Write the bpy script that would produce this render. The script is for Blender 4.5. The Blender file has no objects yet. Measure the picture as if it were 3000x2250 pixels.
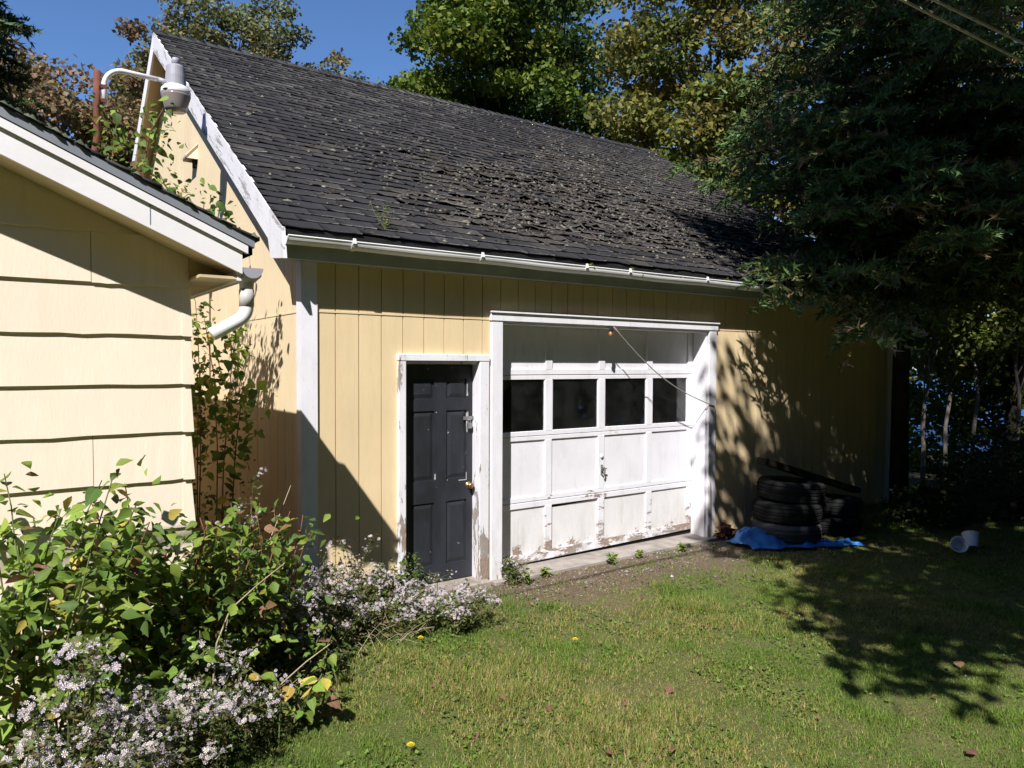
import bpy, math, random
import numpy as np
from mathutils import Vector, Matrix

random.seed(11)
rng = np.random.default_rng(11)
scene = bpy.context.scene
col = scene.collection

# ------------------------------------------------------------------ camera
cam_d = bpy.data.cameras.new('camera')
cam = bpy.data.objects.new('camera', cam_d)
col.objects.link(cam)
cam_d.sensor_width = 36.0
cam_d.lens = 25.63
cam_d.clip_start = 0.05
cam_d.clip_end = 1500
Rv = Vector((0.81895631, -0.57383988, 0.00428435))
Uv = Vector((0.01236559, 0.02511076, 0.99960819))
Bv = Vector((-0.57372263, -0.81858246, 0.02766049))
mw = Matrix((Rv, Uv, Bv)).transposed().to_4x4()
mw.translation = Vector((-1.8406, -5.3318, 1.9205))
cam.matrix_world = mw
scene.camera = cam
CAMP = np.array([-1.8406, -5.3318, 1.9205])

# ------------------------------------------------------------------ sky and sun
SUN = Vector((1.10, 1.0, -1.54)).normalized()          # direction the light travels
elev = math.asin(-SUN.z)
azim = math.atan2(-SUN.x, -SUN.y)                     # compass angle from +Y towards +X
world = bpy.data.worlds.new('World')
scene.world = world
world.use_nodes = True
wn = world.node_tree.nodes
wl = world.node_tree.links
wn.clear()
sky = wn.new('ShaderNodeTexSky')
sky.sky_type = 'NISHITA'
sky.sun_disc = False
sky.sun_elevation = elev
sky.sun_rotation = azim
sky.altitude = 1500
sky.air_density = 1.0
sky.dust_density = 0.0
sky.ozone_density = 9.0
bg = wn.new('ShaderNodeBackground')
bg.inputs['Strength'].default_value = 0.105
wo = wn.new('ShaderNodeOutputWorld')
wl.new(sky.outputs[0], bg.inputs[0])
wl.new(bg.outputs[0], wo.inputs[0])
sun_d = bpy.data.lights.new('sun', 'SUN')
sun_d.energy = 5.0
sun_d.angle = math.radians(0.53)
sun_d.color = (1.0, 0.965, 0.93)
sun = bpy.data.objects.new('sun', sun_d)
col.objects.link(sun)
sun.rotation_euler = SUN.to_track_quat('-Z', 'Y').to_euler()
scene.view_settings.view_transform = 'Standard'
scene.view_settings.look = 'None'
scene.view_settings.exposure = 0.62
scene.view_settings.gamma = 1.0
scene.view_settings.use_curve_mapping = False
scene.cycles.max_bounces = 6
scene.cycles.transparent_max_bounces = 8

# ------------------------------------------------------------------ helpers
def lim(v, a, b):
    return max(a, min(b, v))


class MB:
    """collects shapes that become one mesh"""
    def __init__(self):
        self.v = []
        self.f = []

    def add(self, vs, fs):
        b = len(self.v)
        self.v.extend([tuple(q) for q in vs])
        self.f.extend([tuple(i + b for i in f) for f in fs])
        return self

    def box(self, x0, x1, y0, y1, z0, z1):
        return self.hexa([(x0, y0, z0), (x1, y0, z0), (x1, y1, z0), (x0, y1, z0),
                          (x0, y0, z1), (x1, y0, z1), (x1, y1, z1), (x0, y1, z1)])

    def hexa(self, p):
        return self.add(p, [(3, 2, 1, 0), (4, 5, 6, 7), (0, 1, 5, 4), (1, 2, 6, 5), (2, 3, 7, 6), (3, 0, 4, 7)])

    def prism_x(self, prof, x0, x1):               # profile of (y, z)
        n = len(prof)
        vs = [(x0, y, z) for y, z in prof] + [(x1, y, z) for y, z in prof]
        fs = [tuple(range(n)), tuple(range(2 * n - 1, n - 1, -1))]
        fs += [(i, i + n, (i + 1) % n + n, (i + 1) % n) for i in range(n)]
        return self.add(vs, fs)

    def prism_y(self, prof, y0, y1):               # profile of (x, z)
        n = len(prof)
        vs = [(x, y0, z) for x, z in prof] + [(x, y1, z) for x, z in prof]
        fs = [tuple(range(n)), tuple(range(2 * n - 1, n - 1, -1))]
        fs += [(i, i + n, (i + 1) % n + n, (i + 1) % n) for i in range(n)]
        return self.add(vs, fs)

    def tube(self, pts, r0, r1=None, n=8, cap=True):
        r1 = r0 if r1 is None else r1
        pts = [Vector(q) for q in pts]
        m = len(pts)
        vs, fs = [], []
        up = Vector((0, 0, 1))
        prev = None
        for i, q in enumerate(pts):
            d = (pts[min(i + 1, m - 1)] - pts[max(i - 1, 0)])
            d = d.normalized() if d.length > 1e-9 else Vector((0, 0, 1))
            if prev is None:
                a = up if abs(d.z) < .9 else Vector((1, 0, 0))
                u = d.cross(a).normalized()
            else:
                u = (prev - d * prev.dot(d)).normalized()
            prev = u
            w = d.cross(u)
            r = r0 + (r1 - r0) * i / max(1, m - 1)
            for k in range(n):
                t = 2 * math.pi * k / n
                vs.append(q + (u * math.cos(t) + w * math.sin(t)) * r)
        for i in range(m - 1):
            for k in range(n):
                fs.append((i * n + k, i * n + (k + 1) % n, (i + 1) * n + (k + 1) % n, (i + 1) * n + k))
        if cap:
            fs.append(tuple(reversed(range(n))))
            fs.append(tuple((m - 1) * n + k for k in range(n)))
        return self.add(vs, fs)

    def lathe(self, prof, c, n=24, axis=None, closed=False):     # prof of (r, h)
        q = Vector((0, 0, 1)).rotation_difference(Vector(axis).normalized()) if axis else None
        vs, fs = [], []
        m = len(prof)
        for r, h in prof:
            for k in range(n):
                t = 2 * math.pi * k / n
                p = Vector((r * math.cos(t), r * math.sin(t), h))
                if q:
                    p = q @ p
                vs.append(p + Vector(c))
        rows = m if closed else m - 1
        for i in range(rows):
            for k in range(n):
                a, b = i * n, ((i + 1) % m) * n
                fs.append((a + k, a + (k + 1) % n, b + (k + 1) % n, b + k))
        if not closed:
            if prof[0][0] > 1e-5:
                fs.append(tuple(reversed(range(n))))
            if prof[-1][0] > 1e-5:
                fs.append(tuple((m - 1) * n + k for k in range(n)))
        return self.add(vs, fs)

    def build(self, name, mat, parent=None, smooth=False, bevel=0):
        me = bpy.data.meshes.new(name)
        me.from_pydata(self.v, [], self.f)
        me.update()
        o = bpy.data.objects.new(name, me)
        col.objects.link(o)
        if mat:
            me.materials.append(mat)
        if smooth:
            me.polygons.foreach_set('use_smooth', [True] * len(me.polygons))
        if bevel:
            b = o.modifiers.new('bevel', 'BEVEL')
            b.width = bevel
            b.segments = 1
            b.limit_method = 'ANGLE'
        if parent:
            attach(o, parent)
        return o


def attach(o, parent):
    """child vertices are given in world space; parts of parts hang from an unmoved Empty"""
    o.parent = parent
    if not parent.parent:
        o.matrix_parent_inverse = Matrix.Translation(-parent.location)


def bulk(name, V, F, mat, parent=None, C=None, smooth=False, kind=None):
    """numpy arrays -> one mesh; C holds one colour for each vertex"""
    V = np.asarray(V, np.float32).reshape(-1, 3)
    F = np.asarray(F, np.int32)
    me = bpy.data.meshes.new(name)
    k = F.shape[1]
    me.vertices.add(len(V))
    me.vertices.foreach_set('co', V.ravel())
    me.loops.add(F.size)
    me.loops.foreach_set('vertex_index', F.ravel())
    me.polygons.add(len(F))
    me.polygons.foreach_set('loop_start', np.arange(0, F.size, k, dtype=np.int32))
    me.polygons.foreach_set('loop_total', np.full(len(F), k, np.int32))
    if C is not None:
        a = me.color_attributes.new('Col', 'FLOAT_COLOR', 'POINT')
        c4 = np.ones((len(V), 4), np.float32)
        c4[:, :3] = C
        a.data.foreach_set('color', c4.ravel())
    me.update(calc_edges=True)
    me.validate()
    if smooth:
        me.polygons.foreach_set('use_smooth', np.ones(len(F), bool))
    me.materials.append(mat)
    o = bpy.data.objects.new(name, me)
    col.objects.link(o)
    if parent:
        attach(o, parent)
    if kind:
        o['kind'] = kind
    return o


def tag(o, label, cat, group=None):
    o['label'] = label
    o['category'] = cat
    if group:
        o['group'] = group
    return o


def thing(name, label, cat, loc=(0, 0, 0), group=None):
    o = bpy.data.objects.new(name, None)
    o.empty_display_size = .1
    col.objects.link(o)
    o.location = loc
    return tag(o, label, cat, group)


def sub(name, parent):
    """an Empty for a part that has pieces of its own"""
    o = bpy.data.objects.new(name, None)
    o.empty_display_size = .1
    col.objects.link(o)
    attach(o, parent)
    return o


_ng = np.random.default_rng(5).random((256, 256))


def vnoise(x, y, s):
    """value noise in 0..1"""
    x = np.asarray(x) * s + 57.3
    y = np.asarray(y) * s + 31.7
    xi, yi = np.floor(x).astype(int), np.floor(y).astype(int)
    fx, fy = x - xi, y - yi
    fx = fx * fx * (3 - 2 * fx)
    fy = fy * fy * (3 - 2 * fy)
    g = lambda a, b: _ng[a % 256, b % 256]
    return (g(xi, yi) * (1 - fx) + g(xi + 1, yi) * fx) * (1 - fy) + (g(xi, yi + 1) * (1 - fx) + g(xi + 1, yi + 1) * fx) * fy


def fnoise(x, y, s):
    return (vnoise(x, y, s) + .5 * vnoise(x, y, s * 2.1) + .25 * vnoise(x, y, s * 4.3)) / 1.75


# ------------------------------------------------------------------ materials
class N:
    def __init__(self, name):
        self.m = bpy.data.materials.new(name)
        self.m.use_nodes = True
        self.t = self.m.node_tree
        self.n = self.t.nodes
        self.b = self.n['Principled BSDF']
        self.out = self.n['Material Output']
        g = self.n.new('ShaderNodeNewGeometry')
        self.pos = g.outputs['Position']

    def l(self, a, b):
        self.t.links.new(a, b)

    def setv(self, sock, v):
        if hasattr(v, 'is_linked') or hasattr(v, 'links'):
            self.l(v, sock)
        elif isinstance(v, (tuple, list)):
            sock.default_value = (*v, 1.0) if len(v) == 3 and len(sock.default_value) == 4 else v
        else:
            sock.default_value = v

    def scale(self, s, vec=None):
        n = self.n.new('ShaderNodeVectorMath')
        n.operation = 'MULTIPLY'
        self.l(vec or self.pos, n.inputs[0])
        n.inputs[1].default_value = s if isinstance(s, tuple) else (s, s, s)
        return n.outputs[0]

    def noise(self, scale, detail=3, rough=.55, vec=None, dist=0):
        n = self.n.new('ShaderNodeTexNoise')
        self.l(vec or self.pos, n.inputs['Vector'])
        n.inputs['Scale'].default_value = scale
        n.inputs['Detail'].default_value = detail
        n.inputs['Roughness'].default_value = rough
        n.inputs['Distortion'].default_value = dist
        return n.outputs[0]

    def maprange(self, v, a, b, c=0.0, d=1.0):
        n = self.n.new('ShaderNodeMapRange')
        n.clamp = True
        self.l(v, n.inputs[0])
        for i, q in enumerate((a, b, c, d)):
            n.inputs[i + 1].default_value = q
        return n.outputs[0]

    def math(self, op, a, b=0.0):
        n = self.n.new('ShaderNodeMath')
        n.operation = op
        self.setv(n.inputs[0], a)
        self.setv(n.inputs[1], b)
        return n.outputs[0]

    def mix(self, f, a, b, mode='MIX'):
        n = self.n.new('ShaderNodeMix')
        n.data_type = 'RGBA'
        n.blend_type = mode
        self.setv(n.inputs[0], f)
        self.setv(n.inputs[6], a)
        self.setv(n.inputs[7], b)
        return n.outputs[2]

    def attr(self, name='Col'):
        n = self.n.new('ShaderNodeVertexColor')
        n.layer_name = name
        return n.outputs[0]

    def z(self):
        n = self.n.new('ShaderNodeSeparateXYZ')
        self.l(self.pos, n.inputs[0])
        return n.outputs

    def bump(self, h, strength=.3, dist=.01):
        n = self.n.new('ShaderNodeBump')
        n.inputs['Strength'].default_value = strength
        n.inputs['Distance'].default_value = dist
        self.l(h, n.inputs['Height'])
        self.l(n.outputs[0], self.b.inputs['Normal'])

    def done(self, color, rough=.7, spec=.3, metal=0.0):
        self.setv(self.b.inputs['Base Color'], color)
        self.setv(self.b.inputs['Roughness'], rough)
        self.b.inputs['Specular IOR Level'].default_value = spec
        self.b.inputs['Metallic'].default_value = metal
        return self.m


def m_paint(name, c, var=.12, rough=.65, grain=(6, 6, .6), dirt=(.35, .27, .17), dirt_amt=.25, low=.6):
    k = N(name)
    a = k.noise(1.7, 4)
    base = k.mix(k.maprange(a, .35, .7), c, tuple(q * (1 - var) for q in c))
    g = k.noise(9, 3, .6, k.scale(grain))
    base = k.mix(k.maprange(g, .58, .75, 0, .22), base, tuple(q * .78 for q in c))
    s = k.z()
    lowm = k.maprange(s[2], 0.02, low, 1, 0)
    st = k.noise(5, 4, .6, k.scale((3, 3, .5)))
    d = k.math('MULTIPLY', k.maprange(st, .48, .7), k.maprange(lowm, 0, 1, .25, 1))
    d = k.math('MULTIPLY', d, dirt_amt)
    base = k.mix(d, base, dirt)
    oi = k.n.new('ShaderNodeObjectInfo')
    base = k.mix(k.maprange(oi.outputs['Random'], 0, 1, 0, .13), base, tuple(q * .62 for q in c))
    drip = k.noise(3.2, 4, .6, k.scale((5, 5, .22)))
    base = k.mix(k.maprange(drip, .60, .78, 0, .22), base, dirt)
    k.bump(k.noise(70, 3, .6, k.scale((1, 1, .25))), .25, .004)
    return k.done(base, rough)


def m_peel(name, paint=(.78, .77, .82), wood=(.36, .275, .225), t0=.62, t1=.50, zlow=.55, stretch=(9, 9, 2.2), slope=False):
    """old white paint with flakes gone along the grain; more of it gone low down"""
    k = N(name)
    s = k.z()
    vec = k.pos
    if slope:                                                  # grain runs down the roof slope
        al = k.math('ADD', k.math('MULTIPLY', s[1], .846), k.math('MULTIPLY', s[2], .533))
        ac = k.math('SUBTRACT', k.math('MULTIPLY', s[2], .846), k.math('MULTIPLY', s[1], .533))
        cmb = k.n.new('ShaderNodeCombineXYZ')
        k.l(s[0], cmb.inputs[0])
        k.l(al, cmb.inputs[1])
        k.l(ac, cmb.inputs[2])
        vec = cmb.outputs[0]
    v = k.scale(stretch, vec)
    n1 = k.noise(1.4, 6, .62, v, .35)
    n2 = k.noise(9.0, 5, .7, v, .2)
    nn = k.math('ADD', k.math('MULTIPLY', n1, .72), k.math('MULTIPLY', n2, .28))
    thr = k.maprange(s[2], 0.0, zlow, t1, t0)
    d = k.math('SUBTRACT', nn, thr)
    peel = k.maprange(d, 0.0, .012)
    rim = k.maprange(d, -.05, 0.0)
    big = k.noise(3, 4)
    pc = k.mix(k.maprange(big, .4, .7), paint, tuple(q * .92 for q in paint))
    grime = k.noise(6, 5, .65, k.scale((2, 2, .5)))
    pc = k.mix(k.maprange(grime, .52, .75, 0, .28), pc, (.42, .40, .36))
    low = k.math('MULTIPLY', k.maprange(s[2], 0.0, .7, 1, 0), k.maprange(grime, .40, .62))
    pc = k.mix(k.math('MULTIPLY', low, .35), pc, (.40, .36, .28))
    crack = k.noise(24, 3, .6, v)
    pc = k.mix(k.math('MULTIPLY', k.maprange(crack, .63, .68), .45), pc, (.34, .31, .30))
    pc = k.mix(k.math('MULTIPLY', rim, .14), pc, (.40, .38, .37))
    gr = k.maprange(k.noise(20, 4, .6, k.scale(tuple(q * .55 for q in stretch), vec)), .38, .65)
    wc = k.mix(gr, wood, tuple(q * .55 for q in wood))
    wc = k.mix(k.maprange(big, .45, .6), wc, (.30, .285, .27))
    c = k.mix(peel, pc, wc)
    k.bump(k.math('SUBTRACT', 1.0, peel), .4, .003)
    return k.done(c, k.maprange(peel, 0, 1, .5, .9))


def m_plain(name, c, rough=.6, spec=.3, var=.15, sc=8, metal=0.0, bump=.15, dark=None):
    k = N(name)
    n = k.noise(sc, 5, .6)
    c2 = dark or tuple(q * (1 - var) for q in c)
    base = k.mix(k.maprange(n, .38, .66), c, c2)
    if bump:
        k.bump(k.noise(sc * 7, 3), bump, .004)
    return k.done(base, rough, spec, metal)


def m_leaf(name, trans=.3, rough=.55, color=None, spec=.25):
    k = N(name)
    if color is None:
        c = k.attr()
    else:
        oi = k.n.new('ShaderNodeObjectInfo')
        h = k.n.new('ShaderNodeHueSaturation')
        k.setv(h.inputs['Color'], color)
        k.l(k.maprange(oi.outputs['Random'], 0, 1, .475, .52), h.inputs['Hue'])
        k.l(k.maprange(oi.outputs['Random'], 0, 1, .7, 1.25), h.inputs['Value'])
        n = k.noise(60, 3)
        c = k.mix(k.maprange(n, .45, .7, 0, .35), h.outputs[0], tuple(q * .55 for q in color))
        tc = k.n.new('ShaderNodeTexCoord')
        sx = k.n.new('ShaderNodeSeparateXYZ')
        k.l(tc.outputs['Object'], sx.inputs[0])
        ax = k.math('ABSOLUTE', sx.outputs[0])
        rib = k.maprange(ax, .008, .03, 1, 0)
        sv = k.math('SINE', k.math('MULTIPLY', k.math('SUBTRACT', sx.outputs[1], k.math('MULTIPLY', ax, .9)), 48.0))
        vein = k.math('MAXIMUM', rib, k.maprange(sv, .86, 1.0, 0, .55))
        c = k.mix(k.math('MULTIPLY', vein, .45), c, tuple(min(1, q * 1.5 + .05) for q in color))
        spot = k.noise(7, 3, .6, tc.outputs['Object'])
        c = k.mix(k.maprange(spot, .70, .76, 0, .4), c, (.16, .09, .04))
    k.done(c, rough, spec)
    tr = k.n.new('ShaderNodeBsdfTranslucent')
    k.l(c, tr.inputs[0])
    mx = k.n.new('ShaderNodeMixShader')
    mx.inputs[0].default_value = trans
    k.l(k.b.outputs[0], mx.inputs[1])
    k.l(tr.outputs[0], mx.inputs[2])
    k.l(mx.outputs[0], k.out.inputs[0])
    return k.m


M = {}
M['cream'] = m_paint('cream_paint', (.76, .60, .365), .09, dirt=(.42, .30, .16), dirt_amt=.45)
M['cream_flare'] = m_paint('flare_lightened_cream', (.80, .65, .425), .08)  # same paint as the front, colour lightened to imitate lens flare on the gable side
M['cream_back'] = m_paint('cream_groove', (.56, .42, .24), .10)
M['house_cream'] = m_paint('pale_cream_paint', (.85, .735, .59), .06, dirt=(.66, .47, .24), dirt_amt=.30, low=1.5)
M['house_back'] = m_plain('house_sheathing', (.3, .22, .12))
M['white'] = m_peel('white_trim_paint', t0=.74, t1=.60)
M['white_worn'] = m_peel('worn_white_paint', t0=.60, t1=.44, zlow=1.1)
M['white_door'] = m_peel('garage_door_paint', t0=.72, t1=.60, zlow=.9)
M['white_rail'] = m_peel('rail_paint', t0=.68, t1=.46, zlow=.9, stretch=(3, 3, 9))
M['white_low'] = m_peel('rotting_panel_paint', paint=(.74, .73, .74), t0=.80, t1=.34, zlow=.36, stretch=(4, 4, 4))
M['rake'] = m_peel('flaking_rake_paint', paint=(.76, .745, .775), wood=(.46, .43, .45), t0=.55, t1=.55, stretch=(6, 1.1, 8), slope=True)
M['gutter'] = m_plain('white_vinyl', (.80, .80, .80), .35, .5, .06, 4, bump=0)
M['gutter_grey'] = m_plain('grey_vinyl', (.50, .48, .46), .45, .4, .12, 6, bump=0)
M['soffit'] = m_plain('soffit_paint', (.42, .44, .40), .7, .2, .2, 5)
M['house_white'] = m_plain('house_white_paint', (.80, .78, .79), .6, .3, .06, 3)
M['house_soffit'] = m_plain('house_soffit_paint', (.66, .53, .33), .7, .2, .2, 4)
M['drip'] = m_plain('grey_metal_edge', (.27, .29, .33), .45, .4, .15, 5, metal=.2, bump=0)
M['black'] = m_plain('dark_interior', (.02, .02, .02), .9, .1)
M['concrete'] = m_plain('concrete', (.36, .32, .29), .9, .1, .35, 6, bump=.4)
M['grey_wood'] = m_plain('weathered_wood', (.34, .29, .25), .85, .15, .35, 9, bump=.3)
M['steel'] = m_plain('galvanised_steel', (.42, .42, .42), .42, .5, .3, 12, metal=.8, bump=0)
M['brass'] = m_plain('tarnished_brass', (.36, .25, .13), .35, .5, .4, 20, metal=.8, bump=0)
M['rust'] = m_plain('rusty_iron', (.19, .075, .05), .85, .2, .4, 9, bump=.4)
M['lamp_grey'] = m_plain('lamp_grey_enamel', (.33, .33, .37), .45, .4, .08, 5, bump=0)
M['lamp_white'] = m_plain('lamp_white_metal', (.82, .82, .84), .35, .5, .05, 5, bump=0)
M['rubber'] = m_plain('dusty_rubber', (.012, .013, .014), .85, .2, .4, 9, bump=.2, dark=(.022, .022, .021))
M['rubber_grey'] = m_plain('dusty_grey_rubber', (.075, .075, .08), .85, .2, .3, 7, bump=.2)
M['dark_wood'] = m_plain('dark_wet_wood', (.028, .022, .018), .8, .2, .4, 8, bump=.4)
M['tarp'] = m_plain('blue_tarp', (.045, .23, .66), .4, .5, .3, 14, bump=.2)
M['pot'] = m_plain('white_plastic', (.82, .80, .84), .4, .5, .06, 6, bump=0)
M['cable'] = m_plain('cable', (.62, .57, .50), .6, .3, .3, 20, bump=0)
M['cord'] = m_plain('grey_cord', (.30, .27, .24), .6, .3, .2, 20, bump=0)
M['bark'] = m_plain('bark', (.065, .055, .047), .9, .1, .5, 6, bump=.6)
M['bark_pale'] = m_plain('pale_bark', (.24, .21, .185), .85, .1, .5, 5, bump=.4)
M['cane'] = m_plain('red_cane', (.20, .085, .055), .7, .2, .35, 12, bump=0)
M['straw_stem'] = m_plain('dry_stem', (.40, .33, .22), .8, .1, .3, 12, bump=0)
M['green_stem'] = m_plain('green_stem', (.13, .15, .06), .7, .2, .3, 12, bump=0)
M['leafcol'] = m_leaf('foliage', .28)
M['needle'] = m_leaf('needles', .12, .6)
M['grasscol'] = m_leaf('grass_blades', .30, .6)
M['petal'] = m_leaf('petals', .25, .6)
M['leaf_green'] = m_leaf('leaf_green', .32, .62, (.14, .225, .035))
M['leaf_light'] = m_leaf('leaf_light_green', .34, .62, (.23, .32, .05))
M['leaf_dark'] = m_leaf('leaf_dark_green', .28, .62, (.08, .145, .03))
M['leaf_yellow'] = m_leaf('leaf_yellow', .3, .55, (.52, .40, .08))
M['leaf_brown'] = m_leaf('leaf_brown', .15, .7, (.22, .12, .07))


def glass_mat():
    k = N('window_glass')
    k.done((.92, .95, .94), .02, .5)
    k.l(k.maprange(k.noise(5, 5, .65), .35, .7, .998, .986), k.b.inputs['Transmission Weight'])
    k.b.inputs['IOR'].default_value = 1.48
    return k.m


def lens_mat():
    k = N('frosted_lens')
    k.done((.30, .265, .25), .18, .5)
    k.b.inputs['Transmission Weight'].default_value = .2
    return k.m


def shingle_mat(name, lichen=.5):
    k = N(name)
    c = k.attr()
    g = k.noise(180, 2, .7)
    c = k.mix(k.maprange(g, .35, .65, 0, .55), c, (.018, .018, .02))
    li = k.noise(9, 5, .65, None, .8)
    big = k.noise(.55, 3)
    thr = k.math('ADD', li, k.maprange(big, .35, .65, -.09, .06))
    c = k.mix(k.maprange(thr, .60, .65, 0, lichen), c, (.17, .16, .14))
    k.bump(g, .5, .004)
    return k.done(c, .92, .15)


def entry_mat():
    k = N('slate_door_paint')
    a = k.noise(2.2, 5, .6, k.scale((2, 2, .9)))
    c = k.mix(k.maprange(a, .42, .66), (.030, .033, .043), (.015, .016, .019))
    b = k.noise(26, 2)
    c = k.mix(k.maprange(b, .74, .77), c, (.35, .34, .33))
    k.bump(k.noise(40, 2), .1, .003)
    return k.done(c, k.maprange(a, .4, .7, .42, .6), .4)


def ground_mat():
    k = N('lawn_soil')
    s = k.z()
    n1 = k.noise(1.1, 5, .6)
    n2 = k.noise(7, 5, .65)
    n3 = k.noise(55, 4, .7)
    thatch = k.mix(k.maprange(n3, .35, .65), (.20, .17, .075), (.085, .09, .035))
    green = k.mix(k.maprange(n3, .35, .65), (.075, .105, .025), (.14, .155, .05))
    c = k.mix(k.maprange(n1, .42, .62), green, thatch)
    soil = k.mix(k.maprange(n3, .3, .7), (.20, .145, .10), (.10, .07, .05))
    # worn earth in front of the garage doors
    near = k.maprange(s[1], -1.8, -.2, 0, 1)
    w = k.math('ADD', near, k.maprange(n2, .3, .7, -.45, .45))
    xm = k.math('MULTIPLY', k.maprange(s[0], .9, 1.8), k.maprange(s[0], 5.0, 6.4, 1, 0))
    c = k.mix(k.math('MULTIPLY', k.maprange(w, .35, .75), xm), c, soil)
    # woodland floor away from the lawn
    far = k.maprange(s[0], 7.0, 10.0)
    c = k.mix(far, c, k.mix(k.maprange(n2, .4, .6), (.055, .045, .028), (.035, .045, .018)))
    k.bump(n3, .9, .02)
    return k.done(c, .95, .1)


def water_mat():
    k = N('lake_water')
    k.done((.03, .10, .30), .35, .25)
    k.bump(k.noise(1.5, 3, .6, k.scale((1, .35, 1))), .6, .2)
    return k.m


M['glass'] = glass_mat()
M['lens'] = lens_mat()
M['shingle'] = shingle_mat('asphalt_shingle', .55)
M['entry'] = entry_mat()
M['ground'] = ground_mat()
M['water'] = water_mat()
M['stain'] = m_plain('bare_metal_scrape', (.42, .42, .40), .6, .3, .2, 20, bump=0)

# ------------------------------------------------------------------ ground and water
def axis_coords(a, b, lo, hi, step, grow=1.35):
    c = list(np.arange(lo, hi + 1e-6, step))
    s = step
    while c[-1] < b:
        s *= grow
        c.append(min(b, c[-1] + s))
    s = step
    while c[0] > a:
        s *= grow
        c.insert(0, max(a, c[0] - s))
    return np.array(c)


def ground_z(x, y):
    x = np.asarray(x, float)
    y = np.asarray(y, float)
    und = (fnoise(x, y, .9) - .5) * .05 + (vnoise(x, y, 4.0) - .5) * .02
    flat = np.clip((-y - .12) / .6, 0, 1)                 # level beside the walls
    z = und * flat - .012
    r = np.hypot(np.clip(x - 9.5, 0, None), 0)
    z = z - np.clip(r, 0, 30) * .085
    return z


gx = axis_coords(-260, 420, -3.2, 9.5, .09)
gy = axis_coords(-260, 420, -5.5, 1.0, .09)
GX, GY = np.meshgrid(gx, gy, indexing='ij')
GZ = ground_z(GX, GY)
nx, ny = GX.shape
idx = np.arange(nx * ny).reshape(nx, ny)
GF = np.stack([idx[:-1, :-1], idx[1:, :-1], idx[1:, 1:], idx[:-1, 1:]], -1).reshape(-1, 4)
g = bulk('ground', np.stack([GX, GY, GZ], -1), GF, M['ground'], smooth=True)
g['kind'] = 'structure'
w = MB().add([(27, -120, -1.30), (400, -120, -1.30), (400, 300, -1.30), (27, 300, -1.30)], [(0, 1, 2, 3)]).build('water', M['water'])
w['kind'] = 'structure'

# ------------------------------------------------------------------ garage
LG = 8.38           # length along the front
XO, XR = -.20, 8.58
YE, ZE, SL = -.20, 2.88, .63
YR = 4.85
ZR = ZE + SL * (YR - YE)
YB = 2 * YR - YE


def zroof(y):
    return ZE + SL * (y - YE) if y <= YR else ZR - SL * (y - YR)


gar = thing('garage', 'cream yellow garage with dark shingle roof and white overhead door', 'garage', (0, 0, 0))
SEAM = 2.305
DOOR = (.835, 1.60, 0, 1.935)          # entry opening
GDOOR = (1.78, 4.52, 0, 2.295)         # overhead door opening
TH = .14
fw = MB()
fw.box(.012, DOOR[0], .008, TH, 0, 2.72)
fw.box(DOOR[0], DOOR[1], .008, TH, DOOR[3], 2.72)
fw.box(DOOR[1], GDOOR[0], .008, TH, 0, 2.72)
fw.box(GDOOR[0], GDOOR[1], .008, TH, GDOOR[3], 2.72)
fw.box(GDOOR[1], LG - .012, .008, TH, 0, 2.72)
fw.build('front_wall', M['cream_back'], gar)
# gable wall on the left, the far walls
YW = YB - .2
MB().prism_x([(.01, 0), (YW, 0), (YW, zroof(YW) - .14), (YR, ZR - .14), (.01, zroof(.01) - .14)], .008, TH).build('gable_wall', m_paint('flare_lightened_groove', (.60, .47, .28), .08), gar)  # groove colour lightened too, to go with the painted flare
MB().prism_x([(.01, 0), (YW, 0), (YW, zroof(YW) - .14), (YR, ZR - .14), (.01, zroof(.01) - .14)], LG - TH, LG).build('end_wall', M['cream'], gar)
MB().box(TH, LG - TH, YW - TH, YW, 0, 2.72).build('rear_wall', M['cream'], gar)
MB().box(TH, LG - TH, TH, YW - TH, -.02, .02).build('garage_floor', M['concrete'], gar)

# vertical siding boards on the front
def rect_minus(r, holes):
    out = [r]
    for hx0, hx1, hz0, hz1 in holes:
        nxt = []
        for x0, x1, z0, z1 in out:
            if hx1 <= x0 or hx0 >= x1 or hz1 <= z0 or hz0 >= z1:
                nxt.append((x0, x1, z0, z1))
                continue
            if x0 < hx0:
                nxt.append((x0, hx0, z0, z1))
            if x1 > hx1:
                nxt.append((hx1, x1, z0, z1))
            a, b = max(x0, hx0), min(x1, hx1)
            if hz1 < z1:
                nxt.append((a, b, hz1, z1))
            if hz0 > z0:
                nxt.append((a, b, z0, hz0))
        out = nxt
    return [q for q in out if q[1] - q[0] > .012 and q[3] - q[2] > .02]


GR = .0045
holes = [(DOOR[0] - .02, DOOR[1] + .0, -1, DOOR[3] + .01), (GDOOR[0] - .08, GDOOR[1] + .08, -1, GDOOR[3] + .03)]
xs = [.10] + list(np.arange(.25, LG - .12, .19)) + [LG - .10]
for i in range(len(xs) - 1):
    for z0, z1 in ((.035, SEAM - .004), (SEAM + .010, 2.70)):
        for a, b, c0, c1 in rect_minus((xs[i] + GR, xs[i + 1] - GR, z0, z1), holes):
            pr = random.uniform(0, .0015)
            MB().box(a, b, -pr, .008, c0, c1).build('siding_board', M['cream'], gar)
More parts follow.
